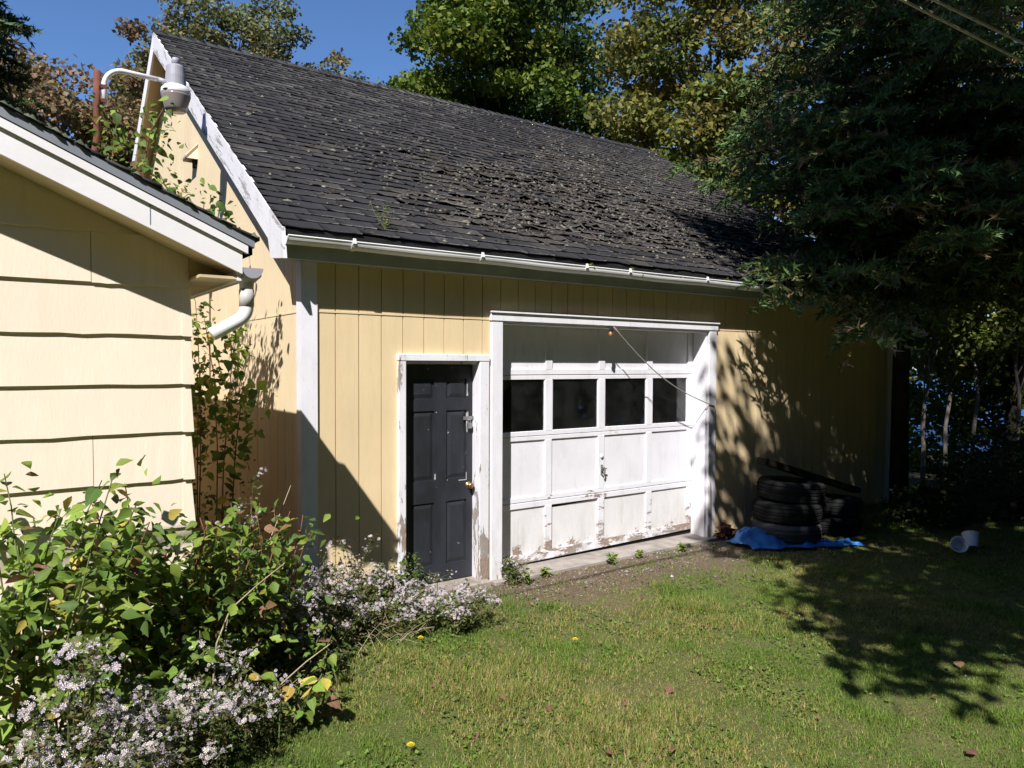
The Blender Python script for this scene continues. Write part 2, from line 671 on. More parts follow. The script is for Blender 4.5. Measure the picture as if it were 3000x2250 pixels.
# siding boards on the gable end
ys = [.09] + list(np.arange(.24, YW - .1, .19)) + [YW - .01]
for i in range(len(ys) - 1):
    a, b = ys[i] + GR, ys[i + 1] - GR
    pr = random.uniform(0, .0015)
    if a < 5.2:
        MB().box(-pr, .008, a, b, .035, SEAM - .006).build('siding_board', M['cream_flare'], gar)
    za, zb = zroof(a) - .15, zroof(b) - .15
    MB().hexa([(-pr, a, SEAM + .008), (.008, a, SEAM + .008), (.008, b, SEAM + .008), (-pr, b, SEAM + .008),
               (-pr, a, za), (.008, a, za), (.008, b, zb), (-pr, b, zb)]).build('siding_board', M['cream_flare'], gar)
for r in ((.10, GDOOR[0] - .12), (GDOOR[1] + .12, LG - .10)):
    MB().box(r[0], r[1], -.006, .008, SEAM - .003, SEAM + .009).build('seam_strip', M['cream'], gar)
MB().box(-.005, .008, .09, YW, SEAM - .005, SEAM + .007).build('seam_strip', M['cream_flare'], gar)

# corner posts
for x0, x1, sx in ((-.022, .102, 1), (LG - .10, LG + .02, -1)):
    k = MB().box(x0, x1, -.022, .0, .02, 2.69)
    if sx > 0:
        k.box(-.022, 0, .0, .088, .02, 2.95)
    k.build('corner_post', M['white'], gar)

# roof deck, soffit, fascia, rake boards
MB().prism_x([(YE, ZE - .012), (YR, ZR - .012), (YB, zroof(YB) - .012), (YB, zroof(YB) - .12), (YR, ZR - .135), (YE, ZE - .12)], XO, XR).build('roof_deck', M['black'], gar)
MB().box(XO + .01, XR - .01, -.17, -.001, 2.672, 2.69).build('soffit', M['soffit'], gar)
MB().box(XO + .01, XR - .01, -.192, -.172, 2.66, 2.855).build('fascia', M['soffit'], gar)
RK = .235
for x0, x1 in ((XO - .026, XO - .002), (XR + .002, XR + .026)):
    MB().prism_x([(-.225, ZE - .015), (YR, ZR + .002), (YR, ZR - RK), (.10, zroof(.10) - RK), (.04, 2.682), (-.265, 2.648)], x0, x1).build('rake_board', M['rake'], gar)
    MB().prism_x([(YR, ZR + .002), (YB, zroof(YB) - .005), (YB, zroof(YB) - RK), (YR, ZR - RK)], x0, x1).build('rake_board', M['house_white'], gar)
    inner = (x1, -.001) if x0 < 0 else (LG + .001, x0)
    MB().prism_x([(-.16, zroof(-.16) - .165), (YR, ZR - .165), (YB, zroof(YB) - .165), (YB, zroof(YB) - .15), (YR, ZR - .148), (-.16, zroof(-.16) - .15)], inner[0], inner[1]).build('rake_soffit', M['cream_back'], gar)
    # boxed end of the eave
    if x0 < 0:
        MB().box(x1, -.024, -.17, .0, 2.69, 2.80).build('eave_return', M['house_white'], gar)

# gutter: a half round trough with clips
gut = sub('gutter', gar)
prof = []
gc, gz, gr_ = -.247, 2.800, .052
for k in range(13):
    t = math.pi + math.pi * k / 12
    prof.append((gc + gr_ * math.cos(t), gz + gr_ * math.sin(t)))
for k in range(12, -1, -1):
    t = math.pi + math.pi * k / 12
    prof.append((gc + (gr_ - .004) * math.cos(t), gz + (gr_ - .004) * math.sin(t)))
tr = MB()
segs = 24
for i in range(segs):                                # slightly sagging run
    xa, xb = XO - .005 + (XR - XO) * i / segs, XO - .005 + (XR - XO) * (i + 1) / segs
    za = -.012 * math.sin(math.pi * i / segs) + .004 * math.sin(i * 1.7)
    zb = -.012 * math.sin(math.pi * (i + 1) / segs) + .004 * math.sin((i + 1) * 1.7)
    n = len(prof)
    vs = [(xa, y, z + za) for y, z in prof] + [(xb, y, z + zb) for y, z in prof]
    tr.add(vs, [(j, (j + 1) % n, (j + 1) % n + n, j + n) for j in range(n)])
tr.build('trough', M['gutter'], gut, smooth=False)
MB().prism_x([(gc + (gr_ + .003) * math.cos(math.pi + math.pi * k / 12), gz + (gr_ + .003) * math.sin(math.pi + math.pi * k / 12)) for k in range(13)], XO - .012, XO - .0045).build('end_cap', M['gutter'], gut)
MB().tube([(XO - .005, gc - gr_, gz + .003), (XR, gc - gr_, gz + .003)], .007, n=6).build('front_bead', M['gutter'], gut)
for bx in (.28, 1.39, 2.51, 3.05, 4.15, 5.28, 6.4, 7.5):
    k = MB()
    ring = [(gc + (gr_ + .006) * math.cos(math.pi + math.pi * j / 10), gz + (gr_ + .006) * math.sin(math.pi + math.pi * j / 10)) for j in range(11)]
    ring2 = [(gc + (gr_ + .001) * math.cos(math.pi + math.pi * j / 10), gz + (gr_ + .001) * math.sin(math.pi + math.pi * j / 10)) for j in range(10, -1, -1)]
    k.prism_x(ring + ring2, bx - .018, bx + .018)
    k.hexa([(bx - .014, gc - gr_ - .012, gz - .01), (bx + .014, gc - gr_ - .012, gz - .01), (bx + .014, gc - gr_ + .004, gz - .01), (bx - .014, gc - gr_ + .004, gz - .01),
            (bx - .010, gc - gr_ - .006, gz + .028), (bx + .010, gc - gr_ - .006, gz + .028), (bx + .010, gc - gr_ + .004, gz + .028), (bx - .010, gc - gr_ + .004, gz + .028)])
    k.build('gutter_clip', M['gutter'], gut)

# shingles on the front slope -------------------------------------------------
SLEN = math.hypot(YR - YE, ZR - ZE)
ux = np.array([0, (YR - YE) / SLEN, (ZR - ZE) / SLEN])        # up the slope
un = np.array([0, -ux[2], ux[1]])                             # out of the slope
EXP, SW = .137, .305
nrow = int(SLEN / EXP) + 1


def damage(x, s):
    d = 1.15 * math.exp(-((x - 3.3) / 1.7) ** 2 - ((s - 1.75) / .85) ** 2)
    d += .9 * math.exp(-((x - 2.3) / 1.3) ** 2 - ((s - .75) / .35) ** 2)
    d += .75 * math.exp(-((x - 4.8) / 2.2) ** 2 - ((s - 1.0) / .8) ** 2)
    d += .35 * math.exp(-((x - 5.4) / 2.5) ** 2 - ((s - 3.2) / 1.6) ** 2)
    n = float(fnoise(np.array(x), np.array(s), 1.6))
    return lim(d * (.35 + 1.5 * n) + .22 * max(0, n - .5), 0, 1)


sh = []
for r in range(nrow):
    s0 = r * EXP - .012
    off = (r % 2) * SW * .5 + random.uniform(-.02, .02)
    x = XO - .015 + off - SW
    while x < XR + .01:
        a, b = max(x, XO - .02), min(x + SW - .0025, XR + .02)
        if b - a > .05:
            dm = damage((a + b) / 2, s0)
            nseg = 5
            tx = np.linspace(a, b, nseg)
            lip = .013 + .004 * random.random()
            jit = np.array([random.gauss(0, .004 + .010 * dm) for _ in range(nseg)])
            curl = np.array([abs(random.gauss(0, .002 + .014 * dm)) for _ in range(nseg)])
            drop = random.gauss(0, .003 + .010 * dm)
            rot = random.gauss(0, .003 + .03 * dm)
            if dm > .45 and random.random() < .35:
                jit += abs(random.gauss(.03, .03))          # tab broken off short
            if s0 + EXP + .03 > SLEN:
                up_s = SLEN - .002
            else:
                up_s = s0 + EXP + .028
            V = []
            for i in range(nseg):
                ss = max(0.0 if r else -.02, s0 + jit[i] + drop + rot * (tx[i] - (a + b) / 2))
                ss = min(ss, up_s - .03)
                V.append((tx[i], ss, -.004, 0))
            low = [(v[0], v[1]) for v in V]
            P = []
            C = []
            t = random.random()
            base = np.array([.034, .0335, .037]) * (.85 + .3 * t)
            pale = lim(((a + b) / 2 - 3.6) / 4.0, 0, 1) * lim(1.9 * float(fnoise((a + b) / 2, s0, .8)) - .45, 0, 1)
            base = base * (1 - .75 * pale) + np.array([.105, .098, .090]) * .75 * pale * random.uniform(.5, 1.2)
            if random.random() < .10 + .3 * dm:
                base = base * .7 + np.array([.075, .066, .055]) * .5
            if dm > .4 and random.random() < .4:
                base = np.array([.062, .055, .050]) * (.7 + .6 * random.random())
            edge = base * 1.2 + np.array([.20, .195, .175]) * random.random() ** 1.5 * (.3 + 1.0 * (vnoise((a + b) * .5, s0, .9) > .45))
            for i in range(nseg):                               # top edge
                P.append(np.array([tx[i], YE, ZE]) + ux * up_s + un * .0015)
                C.append(base)
            for i in range(nseg):                               # middle
                sm = low[i][1] + .045
                P.append(np.array([tx[i], YE, ZE]) + ux * min(sm, up_s - .005) + un * (.010 + curl[i] * .25))
                C.append(base)
            for i in range(nseg):                               # just above the lower edge
                P.append(np.array([tx[i], YE, ZE]) + ux * min(low[i][1] + .011, up_s - .004) + un * (.0115 + curl[i] * .8))
                C.append(base)
            for i in range(nseg):                               # lower edge on top
                P.append(np.array([tx[i], YE, ZE]) + ux * low[i][1] + un * (lip + curl[i]))
                C.append(edge)
            for i in range(nseg):                               # underside of the edge
                P.append(np.array([tx[i], YE, ZE]) + ux * (low[i][1] + .002) + un * (max(-.004, lip + curl[i] - .012)))
                C.append(base * .8)
            F = []
            for q in range(4):
                for i in range(nseg - 1):
                    F.append((q * nseg + i, (q + 1) * nseg + i, (q + 1) * nseg + i + 1, q * nseg + i + 1))
            # side edges
            F.append((0, nseg, nseg * 3, nseg * 4))
            F.append((nseg - 1, nseg * 5 - 1, nseg * 4 - 1, nseg * 2 - 1))
            P = np.array(P)
            dist = np.linalg.norm(P.mean(0) - CAMP)
            vis = abs(((CAMP - P.mean(0)) / dist) @ un)
            sh.append((-(vis / dist ** 2) * (b - a), P, np.array(F), np.array(C)))
        x += SW
order = sorted(range(len(sh)), key=lambda i: sh[i][0])
for i in order[:300]:
    bulk('shingle', sh[i][1], sh[i][2], M['shingle'], gar, sh[i][3])
Vs, Fs, Cs, o = [], [], [], 0
for i in order[300:]:
    Vs.append(sh[i][1]); Fs.append(sh[i][2] + o); Cs.append(sh[i][3]); o += len(sh[i][1])
bulk('far_shingles', np.concatenate(Vs), np.concatenate(Fs), M['shingle'], gar, np.concatenate(Cs), kind='stuff')
# ridge caps
for i in range(58):
    x0 = XO - .02 + i * .152
    x1 = min(x0 + .20, XR + .02)
    lift = .018 + .004 * random.random()
    k = MB()
    for sgn in (1, -1):
        a = (YR - sgn * .15, ZR - .15 * SL + .016)
        k.hexa([(x0, YR, ZR + .022), (x1, YR, ZR + .016), (x1, a[0], a[1] - .004), (x0, a[0], a[1]),
                (x0, YR, ZR + .022 + lift), (x1, YR, ZR + .018), (x1, a[0], a[1] + .002), (x0, a[0], a[1] + lift)])
    c0 = np.array([.040, .039, .042]) * random.uniform(.8, 1.7)
    bulk('ridge_cap', np.array(k.v), np.array(k.f), M['shingle'], gar, np.tile(c0, (len(k.v), 1)))
# crumbling lichen and shingle crumbs lying on the slope
NV, NF, NC = [], [], []
cnt = 0
tries = 0
while cnt < 7000 and tries < 120000:
    tries += 1
    x, s = random.uniform(XO, XR), random.uniform(.02, SLEN - .05)
    if random.random() > damage(x, s) ** 1.2 + .008 + .08 * (x > 4.5):
        continue
    c = np.array([x, YE, ZE]) + ux * s + un * .02
    sz = random.uniform(.006, .024)
    t = random.random()
    cc = np.array([.115, .105, .092]) * random.uniform(.4, 1.3) if t < .55 else (np.array([.070, .052, .044]) * random.uniform(.6, 1.3) if t < .85 else np.array([.26, .25, .18]) * random.uniform(.6, 1.1))
    m = 5
    ang = sorted(random.uniform(0, 6.283) for _ in range(m))
    ring = [c + np.array([1, 0, 0]) * math.cos(a) * sz * random.uniform(.7, 1.9) + ux * math.sin(a) * sz * random.uniform(.5, 1.1) - un * .006 for a in ang]
    b = len(NV)
    NV.append(c + un * sz * random.uniform(.2, .8))
    NV.extend(ring)
    NC.extend([cc] * (m + 1))
    NF.extend([(b, b + 1 + j, b + 1 + (j + 1) % m) for j in range(m)])
    cnt += 1
bulk('roof_crumbs', np.array(NV), np.array(NF), M['shingle'], gar, np.array(NC), kind='stuff')

# ---- entry door and its trim
D0, D1, DT = DOOR[0], DOOR[1], DOOR[3]
for nm, bx in (('door_casing', (D0 - .068, D0 + .0, -.03, .008, .0, DT + .005)), ('door_casing', (D1 - .062, D1 + .035, -.03, .008, .0, DT + .005)),
               ('door_casing', (D0 - .072, D1 + .039, -.034, .008, DT + .006, DT + .062))):
    MB().box(*bx).build(nm, M['white_worn'], gar, bevel=.004)
MB().box(D0 + .001, D0 + .02, .009, .145, 0, DT).build('door_jamb', M['white_worn'], gar)
MB().box(D1 - .061, D1 - .0, .009, .145, 0, DT).build('door_jamb', M['white_worn'], gar)
MB().box(D0 + .021, D1 - .062, .0085, .145, DT - .02, DT + .001).build('door_jamb', M['white_worn'], gar)
MB().prism_x([(-.10, -.02), (-.10, .032), (-.085, .038), (.17, .05), (.17, -.02)], D0 - .02, D1 + .02).build('door_sill', M['grey_wood'], gar, bevel=.003)
ed = sub('entry_door', gar)
dx0, dx1, dz0, dz1 = D0 + .024, D1 - .065, .055, DT - .03
DY = .088
cols_ = [(.925, 1.155), (1.275, 1.475)]
rows_ = [(.20, .74), (.93, 1.52), (1.62, 1.79)]
slab = MB()
xe = [dx0, cols_[0][0], cols_[0][1], cols_[1][0], cols_[1][1], dx1]
slab.box(dx0, dx1, DY + .012, DY + .045, dz0, dz1)
for a, b in ((xe[0], xe[1]), (xe[2], xe[3]), (xe[4], xe[5])):
    slab.box(a, b, DY, DY + .012, dz0, dz1)
zz = [dz0, rows_[0][0], rows_[0][1], rows_[1][0], rows_[1][1], rows_[2][0], rows_[2][1], dz1]
for a, b in ((zz[0], zz[1]), (zz[2], zz[3]), (zz[4], zz[5]), (zz[6], zz[7])):
    for c in cols_:
        slab.box(c[0], c[1], DY, DY + .012, a, b)
slab.build('door_slab', M['entry'], ed)
for c in cols_:
    for r in rows_:
        a, b, e, f = c[0] + .012, c[1] - .012, r[0] + .012, r[1] - .012
        i = .03
        MB().hexa([(a, DY + .0118, e), (b, DY + .0118, e), (b, DY + .0118, f), (a, DY + .0118, f),
                   (a + i, DY + .003, e + i), (b - i, DY + .003, e + i), (b - i, DY + .003, f - i), (a + i, DY + .003, f - i)]).build('door_panel', M['entry'], ed)
kn = MB().lathe([(.0, -.062), (.020, -.060), (.028, -.048), (.026, -.034), (.013, -.024), (.012, -.010), (.030, -.007), (.031, 0)], (1.495, DY, .86), 20, (0, 1, 0)).build('door_knob', M['brass'], ed, smooth=True)
h = MB().box(1.44, 1.562, DY - .008, DY, 1.432, 1.462)
h.box(1.535, 1.60, DY - .016, DY - .009, 1.43, 1.464)
h.tube([(1.495, DY - .004, 1.447), (1.495, DY - .026, 1.447), (1.495, DY - .026, 1.432), (1.495, DY - .004, 1.432)], .004, n=6)
hs = h.build('hasp', M['steel'], ed)
pk = MB().tube([(1.483, DY - .022, 1.405), (1.485, DY - .024, 1.43), (1.493, DY - .025, 1.441), (1.501, DY - .024, 1.43), (1.503, DY - .022, 1.405)], .0035, n=6)
pk.box(1.472, 1.514, DY - .034, DY - .012, 1.358, 1.405)
pk.build('padlock', M['steel'], ed, bevel=.004)
# strips where the paint has come away to bare metal
for poly in ([(1.468, 1.49), (1.492, 1.505), (1.494, 1.47), (1.484, 1.40), (1.486, 1.33), (1.475, 1.322), (1.470, 1.39)],
             [(1.478, 1.745), (1.486, 1.745), (1.484, 1.69), (1.492, 1.645), (1.474, 1.638), (1.477, 1.69)],
             [(1.395, .905), (1.478, .906), (1.478, .975), (1.470, .975), (1.470, .914), (1.395, .914)],
             [(1.158, .985), (1.170, .985), (1.172, .94), (1.160, .93), (1.154, .945)]):
    n = len(poly)
    MB().add([(x, DY - .0012, z) for x, z in poly], [tuple(range(n))]).build('paint_scrape', M['stain'], ed)

# ---- overhead door and its trim
G0, G1, GT = GDOOR[0], GDOOR[1], GDOOR[3]
MB().box(G0 - .118, G0, -.028, .007, .0, GT - .002).build('door_trim', M['white'], gar, bevel=.004)
MB().box(G1, G1 + .118, -.028, .007, .0, GT - .002).build('door_trim', M['white'], gar, bevel=.004)
MB().box(G0 - .13, G1 + .132, -.036, .007, GT, GT + .072).build('door_trim', M['white'], gar, bevel=.004)
MB().box(G0 - .138, G1 + .14, -.052, .007, GT + .0725, GT + .086).build('drip_cap', M['white'], gar)
MB().box(G0 - .001, G0 + .02, .0075, .195, .0, GT).build('side_jamb', M['white'], gar)
MB().box(G1 - .02, G1 + .001, .0075, .195, .0, GT).build('side_jamb', M['white'], gar)
MB().box(G0 + .021, G1 - .021, .0075, .195, GT - .02, GT - .001).build('head_jamb', M['white'], gar)
# split bottom of the right trim board: a dark rotten opening with a proud splinter
MB().prism_y([(4.540, .02), (4.585, .02), (4.588, .30), (4.578, .52), (4.566, .66), (4.552, .60), (4.545, .40)], -.0296, -.0284).build('rot_patch', M['grey_wood'], gar)
MB().box(G0 - .12, G1 + .10, -.10, .32, -.03, .018).build('concrete_apron', M['concrete'], gar, bevel=.006)
od = sub('overhead_door', gar)
SY = .19
st = [(1.803, 1.886), (2.423, 2.506), (3.101, 3.185), (3.783, 3.867), (4.420, 4.499)]
st[0] = (1.803, 1.866)
sections = [  # z0, z1, rail heights, y offset, kind
    (.050, .612, .085, .052, 'panel', .0), (.618, 1.236, .045, .040, 'panel', .004),
    (1.240, 1.812, .045, .040, 'glass', .002), (1.818, 2.40, .055, .055, 'panel', .0)]
for si, (z0, z1, rb, rt, kind, dy) in enumerate(sections):
    skew = .012 if si == 0 else 0
    Y0 = SY + dy
    tilt = (-.018, .022) if si == 0 else (0, 0)               # the lowest section hangs a little crooked
    for a, b in ((z0, z0 + rb), (z1 - rt, z1)):
        if a > GT:
            continue
        MB().hexa([(st[0][0], Y0, a + (tilt[0] if a == z0 else 0)), (st[4][1], Y0, a + (tilt[1] if a == z0 else 0)), (st[4][1], Y0 + .035, a + (tilt[1] if a == z0 else 0)), (st[0][0], Y0 + .035, a + (tilt[0] if a == z0 else 0)),
                   (st[0][0], Y0, b + (tilt[0] * .6 if a == z0 else 0)), (st[4][1], Y0, b + (tilt[1] * .6 if a == z0 else 0)), (st[4][1], Y0 + .035, b + (tilt[1] * .6 if a == z0 else 0)), (st[0][0], Y0 + .035, b + (tilt[0] * .6 if a == z0 else 0))]
                  ).build('rail', M['white_rail'], od, bevel=.003)
    for j, (a, b) in enumerate(st):
        MB().box(a, b, Y0 - .0015, Y0 + .034, z0 + rb - .006, z1 - rt + .003).build('stile', M['white_door'] if si else M['white_rail'], od, bevel=.003)
    for j in range(4):
        a, b = st[j][1], st[j + 1][0]
        if kind == 'glass':
            MB().box(a - .004, b + .004, Y0 + .016, Y0 + .020, z0 + rb - .004, z1 - rt + .004).build('window_pane', M['glass'], od)
            for q in ((a, a + .010, z0 + rb, z1 - rt), (b - .010, b, z0 + rb, z1 - rt)):
                MB().box(q[0], q[1], Y0 + .006, Y0 + .0155, q[2], q[3]).build('glazing_bead', M['white_door'], od)
        else:
            slip = (0, .035, .012, 0)[j] if si == 0 else 0   # two bottom panels have slipped down
            rotp = (.0, .022, .012, 0)[j] if si == 0 else 0
            y = Y0 + .014 + slip * .2
            MB().hexa([(a - .004, y, z0 + rb - .012), (b + .004, y, z0 + rb - .012), (b + .004, y + .006, z0 + rb - .012), (a - .004, y + .006, z0 + rb - .012),
                       (a - .004, y, z1 - rt + .004 - slip), (b + .004, y, z1 - rt + .004 - slip + rotp), (b + .004, y + .006, z1 - rt + .004 - slip + rotp), (a - .004, y + .006, z1 - rt + .004 - slip)]
                      ).build('door_panel', M['white_door'] if si else M['white_low'], od)
MB().box(st[0][0], st[4][1], SY + .02, SY + .03, .012, .07).build('bottom_seal', M['black'], od)
MB().lathe([(.0, -.012), (.018, -.011), (.020, 0)], (3.145, SY, .985), 14, (0, 1, 0)).build('lock_plate', M['house_white'], od, smooth=True)
hd = MB()
hd.box(3.133, 3.160, SY - .006, SY + .004, .80, .90)
hd.tube([(3.146, SY - .005, .885), (3.152, SY - .035, .875), (3.158, SY - .040, .85), (3.156, SY - .035, .81), (3.150, SY - .005, .80)], .008, n=8)
hd.tube([(3.11, SY - .034, .868), (3.185, SY - .034, .862)], .007, n=6)
hd.build('handle', M['steel'], od)

# small hooded vent on the gable
vt = sub('vent_hood', gar)
vy = 3.55
MB().hexa([(-.135, vy - .115, 4.215), (-.135, vy + .115, 4.215), (-.002, vy + .115, 4.365), (-.002, vy - .115, 4.365),
           (-.138, vy - .115, 4.228), (-.138, vy + .115, 4.228), (-.002, vy + .115, 4.382), (-.002, vy - .115, 4.382)]).build('hood_top', M['house_cream'], vt)
for s in (-1, 1):
    MB().prism_y([(-.122, 4.20), (-.122, 4.225), (-.002, 4.360), (-.002, 4.20)], vy + s * .095 - .006, vy + s * .095 + .006).build('hood_cheek', M['house_cream'], vt)
MB().box(-.03, -.002, vy - .06, vy + .06, 4.13, 4.25).build('vent_box', M['dark_wood'], vt)

# ------------------------------------------------------------------ house beside it
HF = -1.35          # plane of the rake fascia
HW = -1.06          # gable wall
HX = -.985          # corner of the wall
house = thing('house', 'pale cream house corner with wide lap siding and white eaves', 'house', (-1.0, -1.0, 0))
HXR = -5.2          # its ridge
HS = .437
def hz(x, base=2.58):                                        # top of the roof at x
    return base + HS * (-.735 - x)
HY1 = 5.5
MB().prism_y([(2 * HXR - HX, 0), (HX - .02, 0), (HX - .02, hz(HX) - .20), (HXR, hz(HXR) - .20), (2 * HXR - HX, hz(HX) - .20)], HW + .02, HW + .14).build('gable_wall', M['house_back'], house)
MB().box(HX - .14, HX - .012, HW + .14, HY1, 0, hz(HX) - .2).build('side_wall', M['house_cream'], house)
MB().box(2 * HXR - HX, HX - .14, HY1 - .12, HY1, 0, 2.4).build('rear_wall', M['house_cream'], house)
laps = [2.325 + .26 * k for k in range(-9, 7)]
for i, z0 in enumerate(laps):
    z1 = z0 + .275
    if z1 < .05:
        continue
    z0 = max(z0, .02)
    x_end = HX - .012
    top_lim = lambda x: hz(x) - .195
    if z0 > top_lim(x_end) - .02:
        x_end = -.735 - (z0 + .02 + .195 - 2.58) / HS
    cuts = [x_end] + ([-1.46 if i % 2 else -1.95] if i in (9, 10, 5) else [-3.1 + .4 * (i % 3)]) + [2 * HXR - HX]
    for a, b in zip(cuts[1:], cuts[:-1]):
        # a wavy lower edge like swollen hardboard
        ns = 14
        xsn = np.linspace(a + .0015, b - .0015, ns)
        k = MB()
        vs = []
        for x in xsn:
            zt = min(z1, top_lim(x))
            zb = min(z0 + random.gauss(0, .0022), zt - .004)
            vs += [(x, HW - .007 + random.gauss(0, .0008), zb), (x, HW + .017, zb), (x, HW + .010, zt), (x, HW + .019, zt)]
        fs = []
        for j in range(ns - 1):
            q = j * 4
            fs += [(q, q + 4, q + 6, q + 2), (q + 1, q + 3, q + 7, q + 5), (q, q + 1, q + 5, q + 4), (q + 2, q + 6, q + 7, q + 3)]
        fs += [(0, 2, 3, 1), (ns * 4 - 4, ns * 4 - 3, ns * 4 - 1, ns * 4 - 2)]
        k.add(vs, fs).build('lap_board', M['house_cream'], house)
    if z0 < 2.28 and i < 10:
        t = random.gauss(0, .003)
        MB().hexa([(HX - .050, HW - .0115, z0 - .002), (HX + .006 + t, HW - .011, z0 - .004), (HX + .006 + t, HW + .06, z0 - .004), (HX - .050, HW - .0075, z0 - .002),
                   (HX - .050, HW + .0085, z0 + .262), (HX - .006, HW + .008, z0 + .262), (HX - .006, HW + .06, z0 + .262), (HX - .050, HW + .012, z0 + .262)]).build('corner_cap', M['house_cream'], house)
# roof
def hprof(dx0, t0, t1):
    return [(-.735 + dx0, hz(-.735 + dx0) + t1), (HXR, hz(HXR) + t1), (HXR, hz(HXR) + t0), (-.735 + dx0, hz(-.735 + dx0) + t0)]
MB().prism_y(hprof(0, -.085, -.014), HF + .012, HY1).build('roof_deck', M['black'], house)
MB().prism_y([(2 * HXR + .735, hz(-.735) - .014), (HXR, hz(HXR) - .014), (HXR, hz(HXR) - .085), (2 * HXR + .735, hz(-.735) - .085)], HF + .012, HY1).build('roof_deck', M['black'], house)
MB().prism_y(hprof(-.055, -.215, -.100), HF, HF + .022).build('rake_fascia', M['house_white'], house)
MB().prism_y(hprof(-.030, -.098, -.056), HF - .018, HF + .012).build('rake_moulding', M['house_white'], house)
MB().prism_y(hprof(.002, -.052, -.006), HF - .024, HF + .011).build('drip_edge', M['drip'], house)
MB().prism_y([(-.80, hz(-.80) - .205), (HXR, hz(HXR) - .205), (HXR, hz(HXR) - .190), (-.80, hz(-.80) - .190)], HF + .023, HW + .003).build('rake_soffit', M['house_soffit'], house)
MB().prism_y([(-.79, 2.362), (HX - .012, 2.362), (HX - .012, 2.376), (-.79, 2.376)], HF + .03, HY1).build('eave_soffit', M['house_soffit'], house)
MB().prism_y([(-.793, 2.377), (HX - .012, 2.377), (HX - .012, hz(HX) - .185), (-.793, hz(-.793) - .185)], HW + .0035, HW + .012).build('eave_box_end', M['house_soffit'], house)
MB().box(-.812, -.79, HF + .023, HY1, 2.355, 2.50).build('eave_fascia', M['house_white'], house)
MB().box(-1.232, -1.228, HF - .002, HF - .0005, 2.60, 2.70).build('fascia_joint', M['drip'], house)
# shingle ends along the rake
for r in range(46):
    xa = -.735 + .025 - r * .118
    n = MB()
    w = random.uniform(.12, .15)
    y0 = HF - .034 + random.gauss(0, .004)
    th = .012 + .006 * random.random()
    n.hexa([(xa, y0, hz(xa) - .004), (xa - w, y0, hz(xa - w) - .004), (xa - w, y0 + .45, hz(xa - w) - .004), (xa, y0 + .45, hz(xa) - .004),
            (xa, y0, hz(xa) + th), (xa - w, y0, hz(xa - w) + .002), (xa - w, y0 + .45, hz(xa - w) + .002), (xa, y0 + .45, hz(xa) + th)])
    c0 = np.array([.045, .046, .046]) * random.uniform(.7, 1.5)
    bulk('shingle', np.array(n.v), np.array(n.f), M['shingle'], house, np.tile(c0, (len(n.v), 1)))
# moss cushions on that edge
V, F, C = [], [], []
for i in range(420):
    x = random.uniform(-1.9, -.72) if i < 330 else random.uniform(-3, -1.9)
    if i % 3 and vnoise(x, 0.0, 3.2) < .42:
        continue
    y = HF - .03 + random.random() ** 2 * .35
    s = random.uniform(.006, .020)
    c = np.array([x, y, hz(x) + .006])
    b = len(V)
    V.append(c + np.array([0, 0, s * random.uniform(.7, 1.5)]))
    for j in range(6):
        a = j * 1.047
        V.append(c + np.array([math.cos(a) * s * 1.5, math.sin(a) * s * 1.5, -.004 + HS * -math.cos(a) * s * 1.5]))
    cc = np.array([.20, .23, .15]) * random.uniform(.3, 1.0)
    C += [cc] * 7
    F += [(b, b + 1 + j, b + 1 + (j + 1) % 6) for j in range(6)]
bulk('moss', np.array(V), np.array(F), M['leafcol'], house, np.array(C), kind='stuff')
# gutter with its end cap, outlet and broken downspout
hg = sub('gutter', house)
gcx, gcz, gr2 = -.735, 2.425, .055
pr = [(gcx + gr2 * math.cos(math.pi + math.pi * k / 12), gcz + gr2 * math.sin(math.pi + math.pi * k / 12)) for k in range(13)]
MB().prism_y(pr, HF + .004, HF + .010).build('end_cap', M['lamp_grey'], hg)
inner = [(gcx + (gr2 - .004) * math.cos(math.pi + math.pi * k / 12), gcz + (gr2 - .004) * math.sin(math.pi + math.pi * k / 12)) for k in range(12, -1, -1)]
MB().prism_y(pr + inner, HF + .0105, HY1).build('trough', M['gutter_grey'], hg)
oy = HF + .085
MB().lathe([(.036, -.115), (.038, -.075), (.052, -.062), (.075, -.040), (.078, -.028)], (gcx - .012, oy, gcz), 20).build('outlet', M['gutter_grey'], hg, smooth=True)
ds = sub('downspout', house)
MB().tube([(gcx - .012, oy, gcz - .11), (gcx - .012, oy, gcz - .20)], .039, .039, 18).build('pipe_collar', M['gutter_grey'], ds, smooth=True)
pts = [(gcx - .012, oy, gcz - .19)]
for k in range(7):
    t = math.radians(60) * k / 6
    pts.append((gcx - .012 - .09 * (1 - math.cos(t)), oy + .0 * k, gcz - .20 - .09 * math.sin(t) - .0))
e = Vector(pts[-1])
pts.append(e + Vector((-.135, .0, -.078)))
MB().tube(pts, .036, .036, 18).build('elbow', M['gutter'], ds, smooth=True)

# ------------------------------------------------------------------ yard lamp on its rusty pole
lamp = thing('yard_lamp', 'grey and white yard lamp on curved white arm and rusty pole', 'lamp', (-1.14, 1.9, 2.76))
PX, PY = -1.14, 1.9
MB().tube([(PX - .02, PY, 2.60), (PX - .012, PY, 3.4), (PX - .02, PY, 3.72), (PX + .002, PY, 3.86), (PX, PY, 4.08), (PX + .006, PY, 4.42)], .028, n=12).build('pole', M['rust'], lamp, smooth=True)
arm = [(PX + .062, PY - .02, 4.13), (PX + .055, PY - .02, 4.30)]
for k in range(1, 9):
    t = math.radians(84) * k / 8
    arm.append((PX + .055 + .155 * (1 - math.cos(t)), PY - .02, 4.30 + .155 * math.sin(t) * 1.0))
arm += [(PX + .50, PY - .02, 4.445)]
MB().tube(arm, .021, n=12).build('arm', M['lamp_white'], lamp, smooth=True)
LX = PX + .625
